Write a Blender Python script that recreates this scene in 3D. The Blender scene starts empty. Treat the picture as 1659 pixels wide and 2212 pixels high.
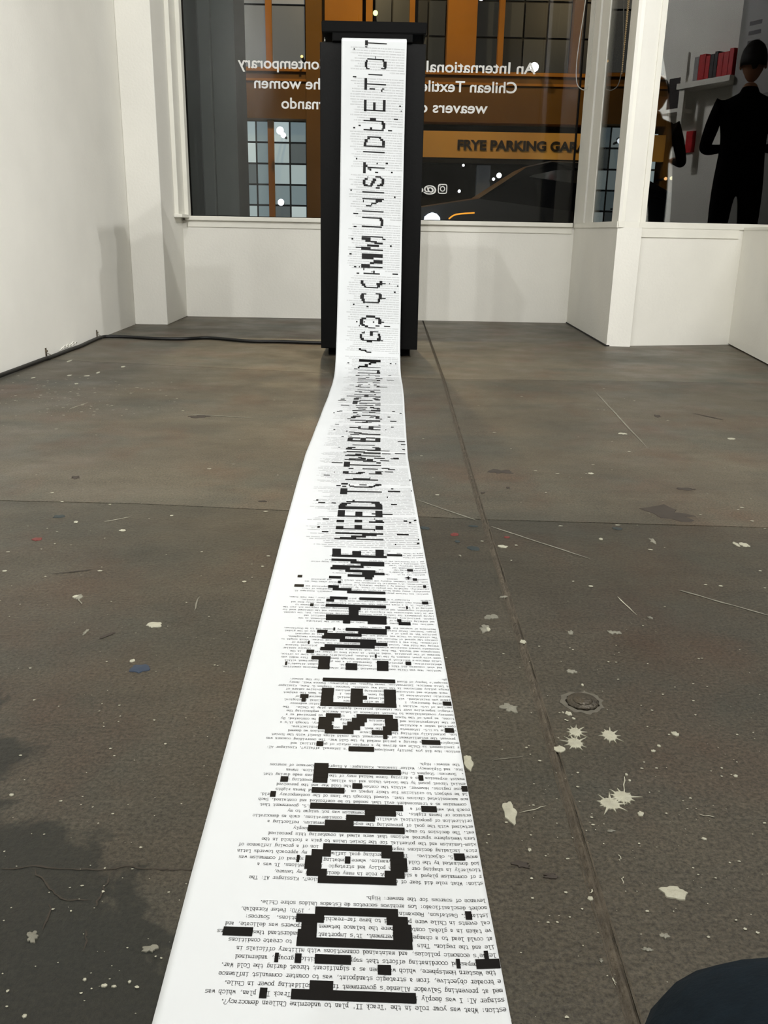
import bpy, bmesh, math, random
import numpy as np
from mathutils import Vector, Matrix
SC = bpy.context.scene
COL = SC.collection
random.seed(7)

# ------------------------------------------------------------------ camera, world, lights, exposure
FPX, PCX, PCY = 1890.0, 829.5, 1106.0
ROLL = math.atan2(718-829.5, 6970-1106); PITCH = math.atan(609.3/1890); YAW = 0.0107; EYE = 0.5
def ray(px, py):
    x = (px-PCX)/FPX; y = (py-PCY)/FPX
    c, s = math.cos(ROLL), math.sin(ROLL)
    xr = c*x-s*y; yr = s*x+c*y
    cp, sp = math.cos(PITCH), math.sin(PITCH)
    X, Y, Z = xr, cp-sp*yr, -sp-cp*yr
    cw, sw = math.cos(YAW), math.sin(YAW)
    return Vector((cw*X+sw*Y, -sw*X+cw*Y, Z))
def fl(px, py, z=0.0):
    d = ray(px, py); return d*((z-EYE)/d.z)+Vector((0, 0, EYE))
def onY(px, py, Y):
    d = ray(px, py); return d*(Y/d.y)+Vector((0, 0, EYE))
f0 = ray(PCX, PCY); rt = (ray(PCX+FPX, PCY)-f0).normalized(); dn = (ray(PCX, PCY+FPX)-f0).normalized()
cam = bpy.data.objects.new('camera', bpy.data.cameras.new('camera')); COL.objects.link(cam)
M = Matrix((rt, -dn, -f0.normalized())).transposed().to_4x4(); M.translation = (0, 0, EYE)
cam.matrix_world = M
cam.data.sensor_fit = 'HORIZONTAL'; cam.data.sensor_width = 36.0; cam.data.lens = FPX/1659*36.0
cam.data.clip_start = 0.02; cam.data.clip_end = 200
SC.camera = cam

w = bpy.data.worlds.new('night'); SC.world = w; w.use_nodes = True
w.node_tree.nodes['Background'].inputs[0].default_value = (0.10, 0.13, 0.2, 1)
w.node_tree.nodes['Background'].inputs[1].default_value = 0.02
SC.view_settings.view_transform = 'Standard'; SC.view_settings.look = 'None'
SC.view_settings.gamma = 1; SC.view_settings.use_curve_mapping = False
SC.view_settings.exposure = 0.2

def spot(name, loc, target, watt, angle, blend=0.6, r=0.03, col=(1, 1, .983)):
    l = bpy.data.lights.new(name, 'SPOT'); l.energy = watt; l.spot_size = math.radians(angle)
    l.spot_blend = blend; l.shadow_soft_size = r; l.color = col
    o = bpy.data.objects.new(name, l); COL.objects.link(o); o.location = loc
    o.rotation_euler = (Vector(target)-Vector(loc)).to_track_quat('-Z', 'Y').to_euler()
    return o
SPOTS = [((-.36, .30, 3.0), (.0, 3.2, .7), 105, 140),
         ((1.90, 2.40, 2.7), (-1.1, 3.0, .9), 105, 120),
         ((1.95, 1.85, 2.7), (-1.2, 2.6, .9), 105, 120),
         ((1.10, -.60, 3.0), (1.9, 4.2, .6), 45, 80),
         ((.75, -.10, 3.0), (-1.28, 1.4, 1.1), 220, 60),  # added spot, brightens the near end of the left wall
         ((-.95, 1.0, 3.0), (1.75, 3.9, .3), 80, 70),  # added fill from the left for the low right wall
         ((-.33, -3.0, 2.72), (.1, 5.2, .9), 300, 60),  # added frontal wash that lifts the back wall
         ((2.60, .20, 3.0), (4.6, .9, 1.9), 360, 75)]
for i, (a, b, e, g) in enumerate(SPOTS):
    spot('track_lamp', a, b, e, g)
def area(name, loc, target, watt, sx, sy, col):
    l = bpy.data.lights.new(name, 'AREA'); l.shape = 'RECTANGLE'; l.size = sx; l.size_y = sy; l.energy = watt; l.color = col
    o = bpy.data.objects.new(name, l); COL.objects.link(o); o.location = loc
    o.rotation_euler = (Vector(target)-Vector(loc)).to_track_quat('-Z', 'Y').to_euler(); return o
area('ceiling_fill', (1.6, -.4, 3.22), (1.6, -.4, 0), 100, 1.6, .3, (1, .985, .95))  # ambient fill added overhead, without a fixture of its own
def point(name, loc, watt, col, r=.1):
    l = bpy.data.lights.new(name, 'POINT'); l.energy = watt; l.color = col; l.shadow_soft_size = r
    o = bpy.data.objects.new(name, l); COL.objects.link(o); o.location = loc; return o
point('street_light', (-1.0, 17.5, 7.5), 640, (1, .72, .35), .2)
point('street_light', (5.0, 17.5, 6.5), 160, (1, .72, .35), .2)
point('street_light', (-7.0, 14.0, 6.5), 60, (.8, .9, 1), .2)

# ------------------------------------------------------------------ helpers
def s2l(c):
    return tuple(((v/255)/12.92 if v/255 <= .04045 else ((v/255+.055)/1.055)**2.4) for v in c)+(1,)
def mat(name, rgb, rough=.6, metal=0.0, noise=0.0, nscale=20, bump=0.0, bscale=60, emit=None, estr=1.0, spec=.5, detail=4):
    m = bpy.data.materials.new(name); m.use_nodes = True; nt = m.node_tree; b = nt.nodes['Principled BSDF']
    c = s2l(rgb); b.inputs['Base Color'].default_value = c; b.inputs['Roughness'].default_value = rough
    b.inputs['Metallic'].default_value = metal; b.inputs['Specular IOR Level'].default_value = spec
    tc = nt.nodes.new('ShaderNodeTexCoord')
    n = nt.nodes.new('ShaderNodeTexNoise'); n.inputs['Scale'].default_value = nscale; n.inputs['Detail'].default_value = detail
    nt.links.new(tc.outputs['Object'], n.inputs['Vector'])
    if noise > 0:
        r = nt.nodes.new('ShaderNodeValToRGB')
        r.color_ramp.elements[0].position = .3; r.color_ramp.elements[1].position = .7
        r.color_ramp.elements[0].color = tuple(v*(1-noise) for v in c[:3])+(1,)
        r.color_ramp.elements[1].color = tuple(min(1, v*(1+noise)) for v in c[:3])+(1,)
        nt.links.new(n.outputs['Fac'], r.inputs['Fac']); nt.links.new(r.outputs['Color'], b.inputs['Base Color'])
    if bump > 0:
        n2 = nt.nodes.new('ShaderNodeTexNoise'); n2.inputs['Scale'].default_value = bscale; n2.inputs['Detail'].default_value = 5
        nt.links.new(tc.outputs['Object'], n2.inputs['Vector'])
        bp = nt.nodes.new('ShaderNodeBump'); bp.inputs['Strength'].default_value = bump; bp.inputs['Distance'].default_value = .01
        nt.links.new(n2.outputs['Fac'], bp.inputs['Height']); nt.links.new(bp.outputs['Normal'], b.inputs['Normal'])
    if emit:
        b.inputs['Emission Color'].default_value = s2l(emit); b.inputs['Emission Strength'].default_value = estr
    return m
def glass(name, ior, tint=(1, 1, 1), grime=0.0):
    m = bpy.data.materials.new(name); m.use_nodes = True; nt = m.node_tree; nt.nodes.clear()
    out = nt.nodes.new('ShaderNodeOutputMaterial'); mx = nt.nodes.new('ShaderNodeMixShader')
    tr = nt.nodes.new('ShaderNodeBsdfTransparent'); tr.inputs[0].default_value = tuple(tint)+(1,)
    gl = nt.nodes.new('ShaderNodeBsdfGlossy'); gl.inputs['Roughness'].default_value = 0.0
    fr = nt.nodes.new('ShaderNodeFresnel'); fr.inputs['IOR'].default_value = ior
    geo = nt.nodes.new('ShaderNodeNewGeometry')
    nt.links.new(fr.outputs[0], mx.inputs[0]); nt.links.new(tr.outputs[0], mx.inputs[1]); nt.links.new(gl.outputs[0], mx.inputs[2])
    nt.links.new(mx.outputs[0], out.inputs[0])
    return m
def tag(o, label=None, cat=None, group=None, kind=None):
    if label: o['label'] = label
    if cat: o['category'] = cat
    if group: o['group'] = group
    if kind: o['kind'] = kind
    return o
def obj(name, bm, m, parent=None, smooth=False, loc=None):
    me = bpy.data.meshes.new(name)
    if smooth:
        for f in bm.faces: f.smooth = True
    bm.to_mesh(me); bm.free()
    for x in (m if isinstance(m, (list, tuple)) else [m]): me.materials.append(x)
    o = bpy.data.objects.new(name, me); COL.objects.link(o)
    if parent is not None: o.parent = parent
    if loc: o.location = loc
    return o
def pyobj(name, V, F, m, parent=None):
    me = bpy.data.meshes.new(name); me.from_pydata(V, [], F); me.materials.append(m); me.update()
    o = bpy.data.objects.new(name, me); COL.objects.link(o)
    if parent is not None: o.parent = parent
    return o
def empty(name, loc=(0, 0, 0)):
    o = bpy.data.objects.new(name, None); COL.objects.link(o); o.location = loc; return o
def box(bm, x0, x1, y0, y1, z0, z1, bev=0.0):
    g = bmesh.ops.create_cube(bm, size=1)
    vs = g['verts']
    for v in vs:
        v.co = Vector((x0+(v.co.x+.5)*(x1-x0), y0+(v.co.y+.5)*(y1-y0), z0+(v.co.z+.5)*(z1-z0)))
    if bev > 0:
        es = list({e for v in vs for e in v.link_edges})
        bmesh.ops.bevel(bm, geom=es, offset=bev, segments=2, affect='EDGES', profile=.5)
    return bm
def bx(*a, bev=0.0):
    bm = bmesh.new(); return box(bm, *a, bev=bev)
def prism(bm, pts, z0, z1):
    lo = [bm.verts.new((p[0], p[1], z0)) for p in pts]; hi = [bm.verts.new((p[0], p[1], z1)) for p in pts]
    n = len(pts)
    fs = [bm.faces.new(lo[::-1]), bm.faces.new(hi)]
    for i in range(n): fs.append(bm.faces.new((lo[i], lo[(i+1) % n], hi[(i+1) % n], hi[i])))
    bmesh.ops.recalc_face_normals(bm, faces=fs)
    return bm
def tube(bm, pts, r, n=8):
    pts = [Vector(p) for p in pts]; rings = []
    for i, p in enumerate(pts):
        t = (pts[min(i+1, len(pts)-1)]-pts[max(i-1, 0)]).normalized()
        a = t.cross(Vector((0, 0, 1)) if abs(t.z) < .9 else Vector((1, 0, 0))).normalized(); b = t.cross(a)
        rr = r[i] if isinstance(r, (list, tuple)) else r
        rings.append([bm.verts.new(p+(a*math.cos(6.2832*k/n)+b*math.sin(6.2832*k/n))*rr) for k in range(n)])
    for i in range(len(rings)-1):
        for k in range(n):
            bm.faces.new((rings[i][k], rings[i][(k+1) % n], rings[i+1][(k+1) % n], rings[i+1][k]))
    bm.faces.new(rings[0][::-1]); bm.faces.new(rings[-1]); return bm
def cyl(bm, c, r, z0, z1, n=24, r2=None):
    r2 = r if r2 is None else r2
    lo = [bm.verts.new((c[0]+r*math.cos(6.2832*k/n), c[1]+r*math.sin(6.2832*k/n), z0)) for k in range(n)]
    hi = [bm.verts.new((c[0]+r2*math.cos(6.2832*k/n), c[1]+r2*math.sin(6.2832*k/n), z1)) for k in range(n)]
    bm.faces.new(lo[::-1]); bm.faces.new(hi)
    for k in range(n): bm.faces.new((lo[k], lo[(k+1) % n], hi[(k+1) % n], hi[k]))
    return bm
def spline(pts, n=8):
    P = [Vector(p) for p in pts]; out = []
    for i in range(len(P)-1):
        a, b, c, d = P[max(i-1, 0)], P[i], P[i+1], P[min(i+2, len(P)-1)]
        for k in range(n):
            t = k/n
            out.append(.5*((2*b)+(c-a)*t+(2*a-5*b+4*c-d)*t*t+(3*b-a-3*c+d)*t**3))
    out.append(P[-1]); return out
def textmesh(name, s, size, m, parent=None, extr=0.0, align='LEFT', fit=None, bold=0.0):
    cu = bpy.data.curves.new(name, 'FONT'); cu.body = s; cu.size = size; cu.extrude = extr; cu.align_x = align; cu.offset = bold
    t = bpy.data.objects.new('tmp', cu); COL.objects.link(t)
    dg = bpy.context.evaluated_depsgraph_get(); me = bpy.data.meshes.new_from_object(t.evaluated_get(dg))
    bpy.data.objects.remove(t)
    if fit:
        xs = [v.co.x for v in me.vertices]; k = fit/(max(xs)-min(xs))
        for v in me.vertices: v.co.x *= k
    me.name = name; me.materials.clear(); me.materials.append(m)
    o = bpy.data.objects.new(name, me); COL.objects.link(o)
    if parent is not None: o.parent = parent
    return o

# ------------------------------------------------------------------ materials
def wall_mat(name, rgb, dirt=True):
    m = mat(name, rgb, rough=.62, noise=.035, nscale=3, bump=.12, bscale=90, spec=.3)
    return m
M_wall = wall_mat('wall_paint', (234, 232, 224))
M_trim = mat('trim_paint', (236, 234, 224), rough=.4, noise=.03, nscale=8, bump=.05, bscale=40, spec=.4)
M_ceil = mat('ceiling_paint', (205, 203, 196), rough=.8, noise=.02)
M_paper = mat('paper', (200, 203, 205), rough=.75, noise=.012, nscale=9, bump=.03, bscale=14, spec=.2)
M_ink = mat('black_toner', (11, 10, 11), rough=.5, noise=.2, nscale=60, spec=.15)
M_ink2 = mat('type_ink', (24, 23, 24), rough=.6)
M_black = mat('matte_black_paint', (8, 8, 8), rough=.5, noise=.12, nscale=6, bump=.04, bscale=120, spec=.12)
M_black2 = mat('black_plastic', (3, 3, 3), rough=.6, noise=.1, nscale=30, bump=.05, bscale=300, spec=.08)
M_rubber = mat('black_rubber', (16, 16, 16), rough=.5, noise=.1, nscale=40)
M_steel = mat('steel', (190, 190, 185), rough=.3, metal=1, noise=.1, nscale=50)
M_vinyl = mat('white_vinyl', (225, 225, 222), rough=.5, emit=(225, 225, 222), estr=0.0, noise=.03, nscale=30)
M_acry = glass('clear_acrylic', 1.5)
# ------------------------------------------------------------------ floor
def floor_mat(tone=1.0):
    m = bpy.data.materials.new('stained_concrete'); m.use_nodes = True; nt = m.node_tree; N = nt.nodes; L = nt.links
    b = N['Principled BSDF']
    tc = N.new('ShaderNodeTexCoord')
    def noise(scale, det=5, rough=.6, stretch=None, dist=0.0):
        n = N.new('ShaderNodeTexNoise'); n.inputs['Scale'].default_value = scale; n.inputs['Detail'].default_value = det
        n.inputs['Roughness'].default_value = rough; n.inputs['Distortion'].default_value = dist
        if stretch:
            mp = N.new('ShaderNodeMapping'); mp.inputs['Scale'].default_value = stretch
            L.new(tc.outputs['Object'], mp.inputs['Vector']); L.new(mp.outputs[0], n.inputs['Vector'])
        else: L.new(tc.outputs['Object'], n.inputs['Vector'])
        return n.outputs['Fac']
    def ramp(src, a, ca, c, cc):
        r = N.new('ShaderNodeValToRGB'); e = r.color_ramp.elements
        e[0].position = a; e[0].color = ca; e[1].position = c; e[1].color = cc; L.new(src, r.inputs[0]); return r.outputs[0]
    def mix(fac, a, c, blend='MIX'):
        x = N.new('ShaderNodeMix'); x.data_type = 'RGBA'; x.blend_type = blend
        if isinstance(fac, float): x.inputs[0].default_value = fac
        else: L.new(fac, x.inputs[0])
        for s, v in ((x.inputs[6], a), (x.inputs[7], c)):
            if isinstance(v, tuple): s.default_value = v
            else: L.new(v, s)
        return x.outputs[2]
    W, K = (1, 1, 1, 1), (0, 0, 0, 1)
    base = ramp(noise(1.6, 6, .65, (1, 1, 1)), .32, s2l((104, 96, 82)), .68, s2l((139, 130, 111)))
    grey = mix(ramp(noise(2.3, 5, .6, (1.0, 1.7, 1), .4), .45, K, .7, (.6, .6, .6, 1)), base, s2l((92, 99, 92)))
    red = mix(ramp(noise(3.1, 4, .6, (1.2, 1, 1)), .5, K, .78, (.75, .75, .75, 1)), grey, s2l((124, 92, 72)))
    streak = mix(ramp(noise(7, 7, .7, (.5, 2.2, 1)), .5, K, .8, (.45, .45, .45, 1)), red, s2l((82, 76, 64)))
    pale = mix(ramp(noise(5, 8, .75, (.6, 1.6, 1), .8), .56, K, .8, (.4, .4, .4, 1)), streak, s2l((158, 150, 132)))
    grain = mix(ramp(noise(240, 3, .7), .3, (.66, .66, .66, 1), .7, (1.2, 1.2, 1.2, 1)), pale, K, 'MIX')
    g = N.new('ShaderNodeMix'); g.data_type = 'RGBA'; g.blend_type = 'MULTIPLY'; g.inputs[0].default_value = .95
    L.new(pale, g.inputs[6]); L.new(ramp(noise(260, 4, .75), .36, (.42, .42, .42, 1), .64, (1.5, 1.5, 1.5, 1)), g.inputs[7])
    pits = mix(ramp(noise(420, 2, .5), .68, K, .74, (.8, .8, .8, 1)), g.outputs[2], s2l((44, 40, 34)))
    specks = mix(ramp(noise(150, 3, .8), .735, K, .76, (.5, .5, .5, 1)), pits, s2l((190, 184, 168)))
    # the old dark spill on the near left of the floor, with a ragged outline of its own
    sx = N.new('ShaderNodeSeparateXYZ'); L.new(tc.outputs['Object'], sx.inputs[0])
    def math_(op, a, c):
        x = N.new('ShaderNodeMath'); x.operation = op
        for s, v in zip(x.inputs, (a, c)):
            if isinstance(v, (int, float)): s.default_value = v
            else: L.new(v, s)
        return x.outputs[0]
    n1 = noise(9, 5, .65, None, .6)
    e1 = math_('ADD', math_('MULTIPLY', sx.outputs[0], 1.0), math_('MULTIPLY', sx.outputs[1], .9))   # x + .9 y
    e1 = math_('ADD', e1, math_('MULTIPLY', n1, .42))
    mask = ramp(math_('SUBTRACT', .62, e1), .09, K, .12, (.75, .75, .75, 1))
    # ramp input = .62 - e1 ; spill where x + .9y + .42n < ~.5
    col = mix(mask, specks, s2l((38, 46, 42)))
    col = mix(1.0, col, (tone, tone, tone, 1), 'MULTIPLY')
    L.new(col, b.inputs['Base Color'])
    rr = ramp(noise(5, 5, .6), .3, (.36, .36, .36, 1), .7, (.6, .6, .6, 1)); L.new(rr, b.inputs['Roughness'])
    b.inputs['Specular IOR Level'].default_value = .3
    bp = N.new('ShaderNodeBump'); bp.inputs['Strength'].default_value = .35; bp.inputs['Distance'].default_value = .004
    L.new(noise(120, 6, .7), bp.inputs['Height']); L.new(bp.outputs[0], b.inputs['Normal'])
    return m
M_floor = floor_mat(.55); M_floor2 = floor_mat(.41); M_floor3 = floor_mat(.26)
M_joint = mat('joint_filler', (74, 67, 56), rough=.75, noise=.3, nscale=60, bump=.6, bscale=150, spec=.3)
M_crack = mat('dark_joint', (58, 52, 44), rough=.9, noise=.2, nscale=50)
floor = obj('floor', bx(-1.4, 4.9, -4.1, 5.3, -.12, -.005), M_crack); floor['kind'] = 'structure'
G = .0022
def slab(pts, m=None):
    bm = bmesh.new(); prism(bm, pts, -.03, 0.0); o = obj('concrete_slab', bm, m or M_floor, floor); return o
# joint lines (x, y): across at about 3.1 and 1.5 m, along at x = .2
JA = [(-1.4, 3.43), (-.9, 3.335), (.235, 3.10)]; JB = [(.235, 3.10), (.72, 3.118), (1.7, 3.14), (4.9, 3.15)]
JC = [(-1.4, 1.60), (-.45, 1.578), (.199, 1.515)]; JD = [(.199, 1.515), (.71, 1.494), (4.9, 1.48)]
LX = [(.262, 5.3), (.235, 3.10), (.199, 1.515), (.19, 1.0), (.178, .445), (.16, -4.1)]
def off(pts, dx, dy): return [(x+dx, y+dy) for x, y in pts]
JW = .0042
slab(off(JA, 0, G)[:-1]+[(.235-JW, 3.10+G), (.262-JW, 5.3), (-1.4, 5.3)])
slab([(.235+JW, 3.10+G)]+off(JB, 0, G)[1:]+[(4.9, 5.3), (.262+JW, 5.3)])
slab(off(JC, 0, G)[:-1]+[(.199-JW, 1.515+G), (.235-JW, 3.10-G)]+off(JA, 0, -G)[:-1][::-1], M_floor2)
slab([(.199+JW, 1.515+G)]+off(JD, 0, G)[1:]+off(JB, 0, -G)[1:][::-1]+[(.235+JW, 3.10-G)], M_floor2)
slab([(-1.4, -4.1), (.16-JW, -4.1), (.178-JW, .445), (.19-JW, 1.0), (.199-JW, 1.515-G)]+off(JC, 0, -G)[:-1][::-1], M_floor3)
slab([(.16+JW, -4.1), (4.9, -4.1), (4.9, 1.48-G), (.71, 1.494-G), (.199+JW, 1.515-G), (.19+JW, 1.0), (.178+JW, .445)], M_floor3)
# raised filler in the long joint: three wavering ribs
bm = bmesh.new(); y = .0; pr = None
def lxat(y):
    for (x1, y1), (x0, y0) in zip(LX, LX[1:]):
        if y0 <= y <= y1: return x0+(x1-x0)*(y-y0)/(y1-y0)
    return .2
yy = -.3; rows = []
while yy < 4.75:
    c = lxat(yy)+random.uniform(-.0006, .0006)
    rows.append([bm.verts.new((c+dx+random.uniform(-.0004, .0004), yy, dz)) for dx, dz in
                 ((-.0066, -.001), (-.0054, .0012), (-.0036, -.0028), (-.0008, .0006), (.0010, .0008), (.0032, -.0030), (.0052, .0012), (.0064, -.001))])
    yy += .025
for a, c in zip(rows, rows[1:]):
    for i in range(7): bm.faces.new((a[i], a[i+1], c[i+1], c[i]))
obj('joint_filler', bm, M_joint, floor, True)
def ribbon(bm, pts, w, z=.0006):
    P = [Vector((p[0], p[1], z)) for p in pts]; prev = None
    for i, p in enumerate(P):
        t = (P[min(i+1, len(P)-1)]-P[max(i-1, 0)]).normalized(); nrm = Vector((-t.y, t.x, 0))
        ww = w*random.uniform(.5, 1.2)*(.35 if i in (0, len(P)-1) else 1)
        a, b = bm.verts.new(p+nrm*ww/2), bm.verts.new(p-nrm*ww/2)
        if prev: bm.faces.new((prev[0], prev[1], b, a))
        prev = (a, b)
    return bm
def jag(pts, n=6, amp=.004):
    out = []
    for a, b in zip(pts, pts[1:]):
        for k in range(n):
            t = k/n; out.append((a[0]+(b[0]-a[0])*t+random.uniform(-amp, amp), a[1]+(b[1]-a[1])*t+random.uniform(-amp, amp)))
    out.append(pts[-1]); return out
M_crk = mat('crack_dirt', (52, 46, 38), rough=.95)
for pl in ([(0, 1877), (90, 1872), (170, 1882), (270, 1874), (345, 1876), (420, 1880)], [(72, 1880), (110, 1920), (140, 1948), (190, 1945)],
           [(235, 1895), (222, 1930), (205, 1960)], [(108, 1955), (92, 2010)], [(190, 2010), (180, 2055)]):
    P = [fl(*p)[:2] for p in pl]
    bm = bmesh.new(); ribbon(bm, jag(P, 5, .0016), .0016); obj('crack', bm, M_crk, floor)
# paint marks -------------------------------------------------------
M_pw = mat('white_paint_drop', (158, 156, 139), rough=.5, noise=.12, nscale=90, bump=.2, bscale=200)
M_pgrey = mat('grey_paint_drop', (112, 110, 98), rough=.6, noise=.25, nscale=60)
M_pblue = mat('blue_paint_drop', (34, 48, 66), rough=.6, noise=.15, nscale=40)
M_pteal = mat('dark_teal_drop', (38, 46, 46), rough=.7, noise=.15, nscale=40)
M_pred = mat('red_paint_drop', (96, 38, 34), rough=.6, noise=.2, nscale=40)
M_pdark = mat('dark_scuff', (50, 43, 36), rough=.8, noise=.2, nscale=40)
def splat(px, py, wpx, hpx, m, spikes=0, irr=.25, seed=0, name='paint_splat', ang=0.0):
    rd = random.Random(seed or int(px*7+py)); c = fl(px, py)
    rx = (fl(px+wpx/2, py)-c).length; ry = (fl(px, py-hpx/2)-c).length
    n = 22 if not spikes else spikes*5; pts = []
    ks = rd.uniform(0, 6)
    for i in range(n):
        a = 6.2832*i/n
        r = 1+irr*(math.sin(2*a+ks)*.5+math.sin(5*a+ks*2)*.4+rd.uniform(-.5, .5))
        if spikes:
            r = .74+.08*rd.uniform(-1, 1)
            if i % 5 == 0: r = rd.uniform(.95, 1.75)
            if i % 5 in (1, 4): r = rd.uniform(.66, .80)
        x, y = rx*r*math.cos(a), ry*r*math.sin(a)
        pts.append((c.x+x*math.cos(ang)-y*math.sin(ang), c.y+x*math.sin(ang)+y*math.cos(ang)))
    bm = bmesh.new()
    top = [bm.verts.new((x, y, .0009)) for x, y in pts]; lo = [bm.verts.new((c.x+(x-c.x)*1.04, c.y+(y-c.y)*1.04, 0)) for x, y in pts]
    cv = bm.verts.new((c.x, c.y, .0016))
    for i in range(n):
        bm.faces.new((top[i], top[(i+1) % n], cv)); bm.faces.new((lo[i], lo[(i+1) % n], top[(i+1) % n], top[i]))
    return obj(name, bm, m, floor)
def sp(l, m, **k):
    for t in l: splat(t[0], t[1], t[2], t[3], m, **k)
splat(1243, 1582, 34, 22, M_pw, spikes=10); splat(1242, 1606, 40, 26, M_pw, spikes=11); splat(1317, 1590, 38, 26, M_pw, spikes=10)
splat(1318, 1737, 52, 30, M_pw, spikes=9, seed=3); splat(1345, 1722, 50, 30, M_pw, spikes=11, seed=5)
sp([(1209, 1619, 22, 14), (1456, 1929, 58, 24), (1101, 1755, 30, 40), (1012, 1648, 22, 28), (1458, 1586, 16, 8), (1384, 1759, 12, 10), (1353, 1674, 5, 5), (1360, 1687, 6, 4),
    (1411, 1623, 9, 5), (1423, 1612, 8, 4), (1275, 1942, 12, 8), (333, 1350, 28, 12), (166, 1289, 14, 7), (1086, 1181, 20, 5), (1053, 1359, 12, 8), (1130, 1387, 12, 8),
    (1589, 1677, 8, 5), (1521, 1813, 9, 5), (1228, 1542, 12, 8), (1144, 1837, 8, 6), (1298, 1165, 8, 4), (1276, 1023, 10, 3), (1345, 937, 16, 3), (1580, 948, 14, 3), (1590, 1176, 9, 8), (1607, 1177, 18, 8),
    (265, 1146, 12, 4), (164, 1128, 8, 4), (286, 1428, 10, 6), (25, 1718, 10, 4), (1258, 1480, 5, 4), (1216, 1540, 4, 3), (1239, 1553, 7, 4),
    (225, 2130, 12, 7), (183, 2117, 8, 5), (246, 2132, 9, 5), (53, 2196, 10, 6), (280, 2122, 7, 5), (212, 805, 7, 3), (150, 811, 10, 2), (188, 812, 10, 2), (165, 829, 7, 2), (72, 816, 6, 3), (266, 792, 8, 3), (150, 780, 7, 4)], M_pw)
sp([(1061, 1333, 24, 12), (1047, 1358, 22, 14), (1236, 1451, 18, 8), (1435, 2022, 16, 12), (1398, 2052, 18, 8), (1298, 2076, 8, 7), (1320, 1367, 12, 6), (1332, 1367, 18, 7), (325, 2050, 30, 16),
    (70, 2025, 24, 20), (1100, 1530, 30, 16), (185, 1366, 8, 10), (170, 1290, 20, 8), (1233, 1367, 10, 8), (1410, 1169, 12, 8), (1320, 1796, 14, 6), (1088, 1290, 14, 4), (1405, 1335, 10, 4)], M_pgrey, irr=.5)
sp([(302, 1445, 38, 18)], M_pblue); sp([(1023, 1185, 24, 9), (1022, 1137, 18, 4), (1333, 1142, 20, 5), (917, 1141, 20, 6), (128, 1116, 22, 6), (988, 1170, 12, 4)], M_pteal)
sp([(80, 1165, 18, 7), (982, 1155, 18, 6), (1095, 1161, 14, 3)], M_pred)
sp([(1445, 1110, 90, 26), (1080, 1019, 40, 8), (1480, 1057, 40, 4), (1420, 899, 14, 4), (1126, 1868, 30, 14), (1190, 1893, 34, 10), (430, 900, 40, 5), (163, 1032, 18, 5), (1043, 1065, 8, 3), (1097, 1054, 8, 3), (566, 1083, 14, 3)], M_pdark, irr=.5)
# long scuffs and drag lines
def line(p, q, w, m, name='scratch', n=5):
    bm = bmesh.new(); ribbon(bm, jag([fl(*p)[:2], fl(*q)[:2]], n, .001), w, .0008); obj(name, bm, m, floor)
line((1497, 893), (1562, 907), .008, M_pdark); line((215, 1380), (248, 1366), .006, M_pdark); line((115, 1240), (200, 1231), .004, M_pdark)
line((900, 1080), (1030, 1125), .004, M_pgrey, n=8); line((1060, 1138), (1275, 1208), .004, M_pgrey, n=8); line((1465, 1275), (1659, 1330), .004, M_pgrey, n=8)
line((1333, 1290), (1376, 1330), .0018, M_pw); line((1275, 835), (1400, 970), .004, M_pgrey, n=8); line((168, 1292), (176, 1306), .002, M_pgrey)
line((1350, 1680), (1346, 1722), .0014, M_pw); line((1338, 1846), (1340, 1862), .001, M_pw); line((1508, 1760), (1543, 1766), .001, M_pw); line((1120, 1758), (1180, 1742), .0009, M_pw)
line((1064, 1644), (1138, 1634), .001, M_pgrey); line((1325, 2112), (1330, 2130), .001, M_pw); line((405, 895), (545, 903), .006, M_pgrey, n=8); line((150, 884), (190, 870), .004, M_pw); line((225, 1128), (282, 1117), .002, M_pw)
line((1344, 1910), (1346, 1895), .0012, M_pw); line((1275, 1930), (1280, 1922), .0012, M_pw); line((430, 1290), (420, 1320), .002, M_pgrey)
# flecks nobody could count
bm = bmesh.new(); rd = random.Random(11)
for i in range(900):
    if i < 420: px, py = rd.uniform(0, 1659), rd.uniform(800, 2212)
    elif i < 560: px, py = rd.uniform(1120, 1659), rd.uniform(1400, 2000)
    elif i < 760: px, py = rd.gauss(140, 110), rd.uniform(815, 900)
    else: px, py = rd.uniform(0, 640), rd.uniform(1180, 2200)
    c = fl(px, py); k = rd.choice((.0004, .0006, .0008, .0011, .0016))*(.7 if c.y < 1.2 else 1.3+c.y*.35); a0 = rd.uniform(0, 3)
    vs = [bm.verts.new((c.x+k*rd.uniform(.6, 1.4)*math.cos(a0+j*1.0472)*1.3, c.y+k*rd.uniform(.6, 1.4)*math.sin(a0+j*1.0472), .0008)) for j in range(6)]
    bm.faces.new(vs)
fk = obj('paint_flecks', bm, M_pw, floor); fk['kind'] = 'stuff'
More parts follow.
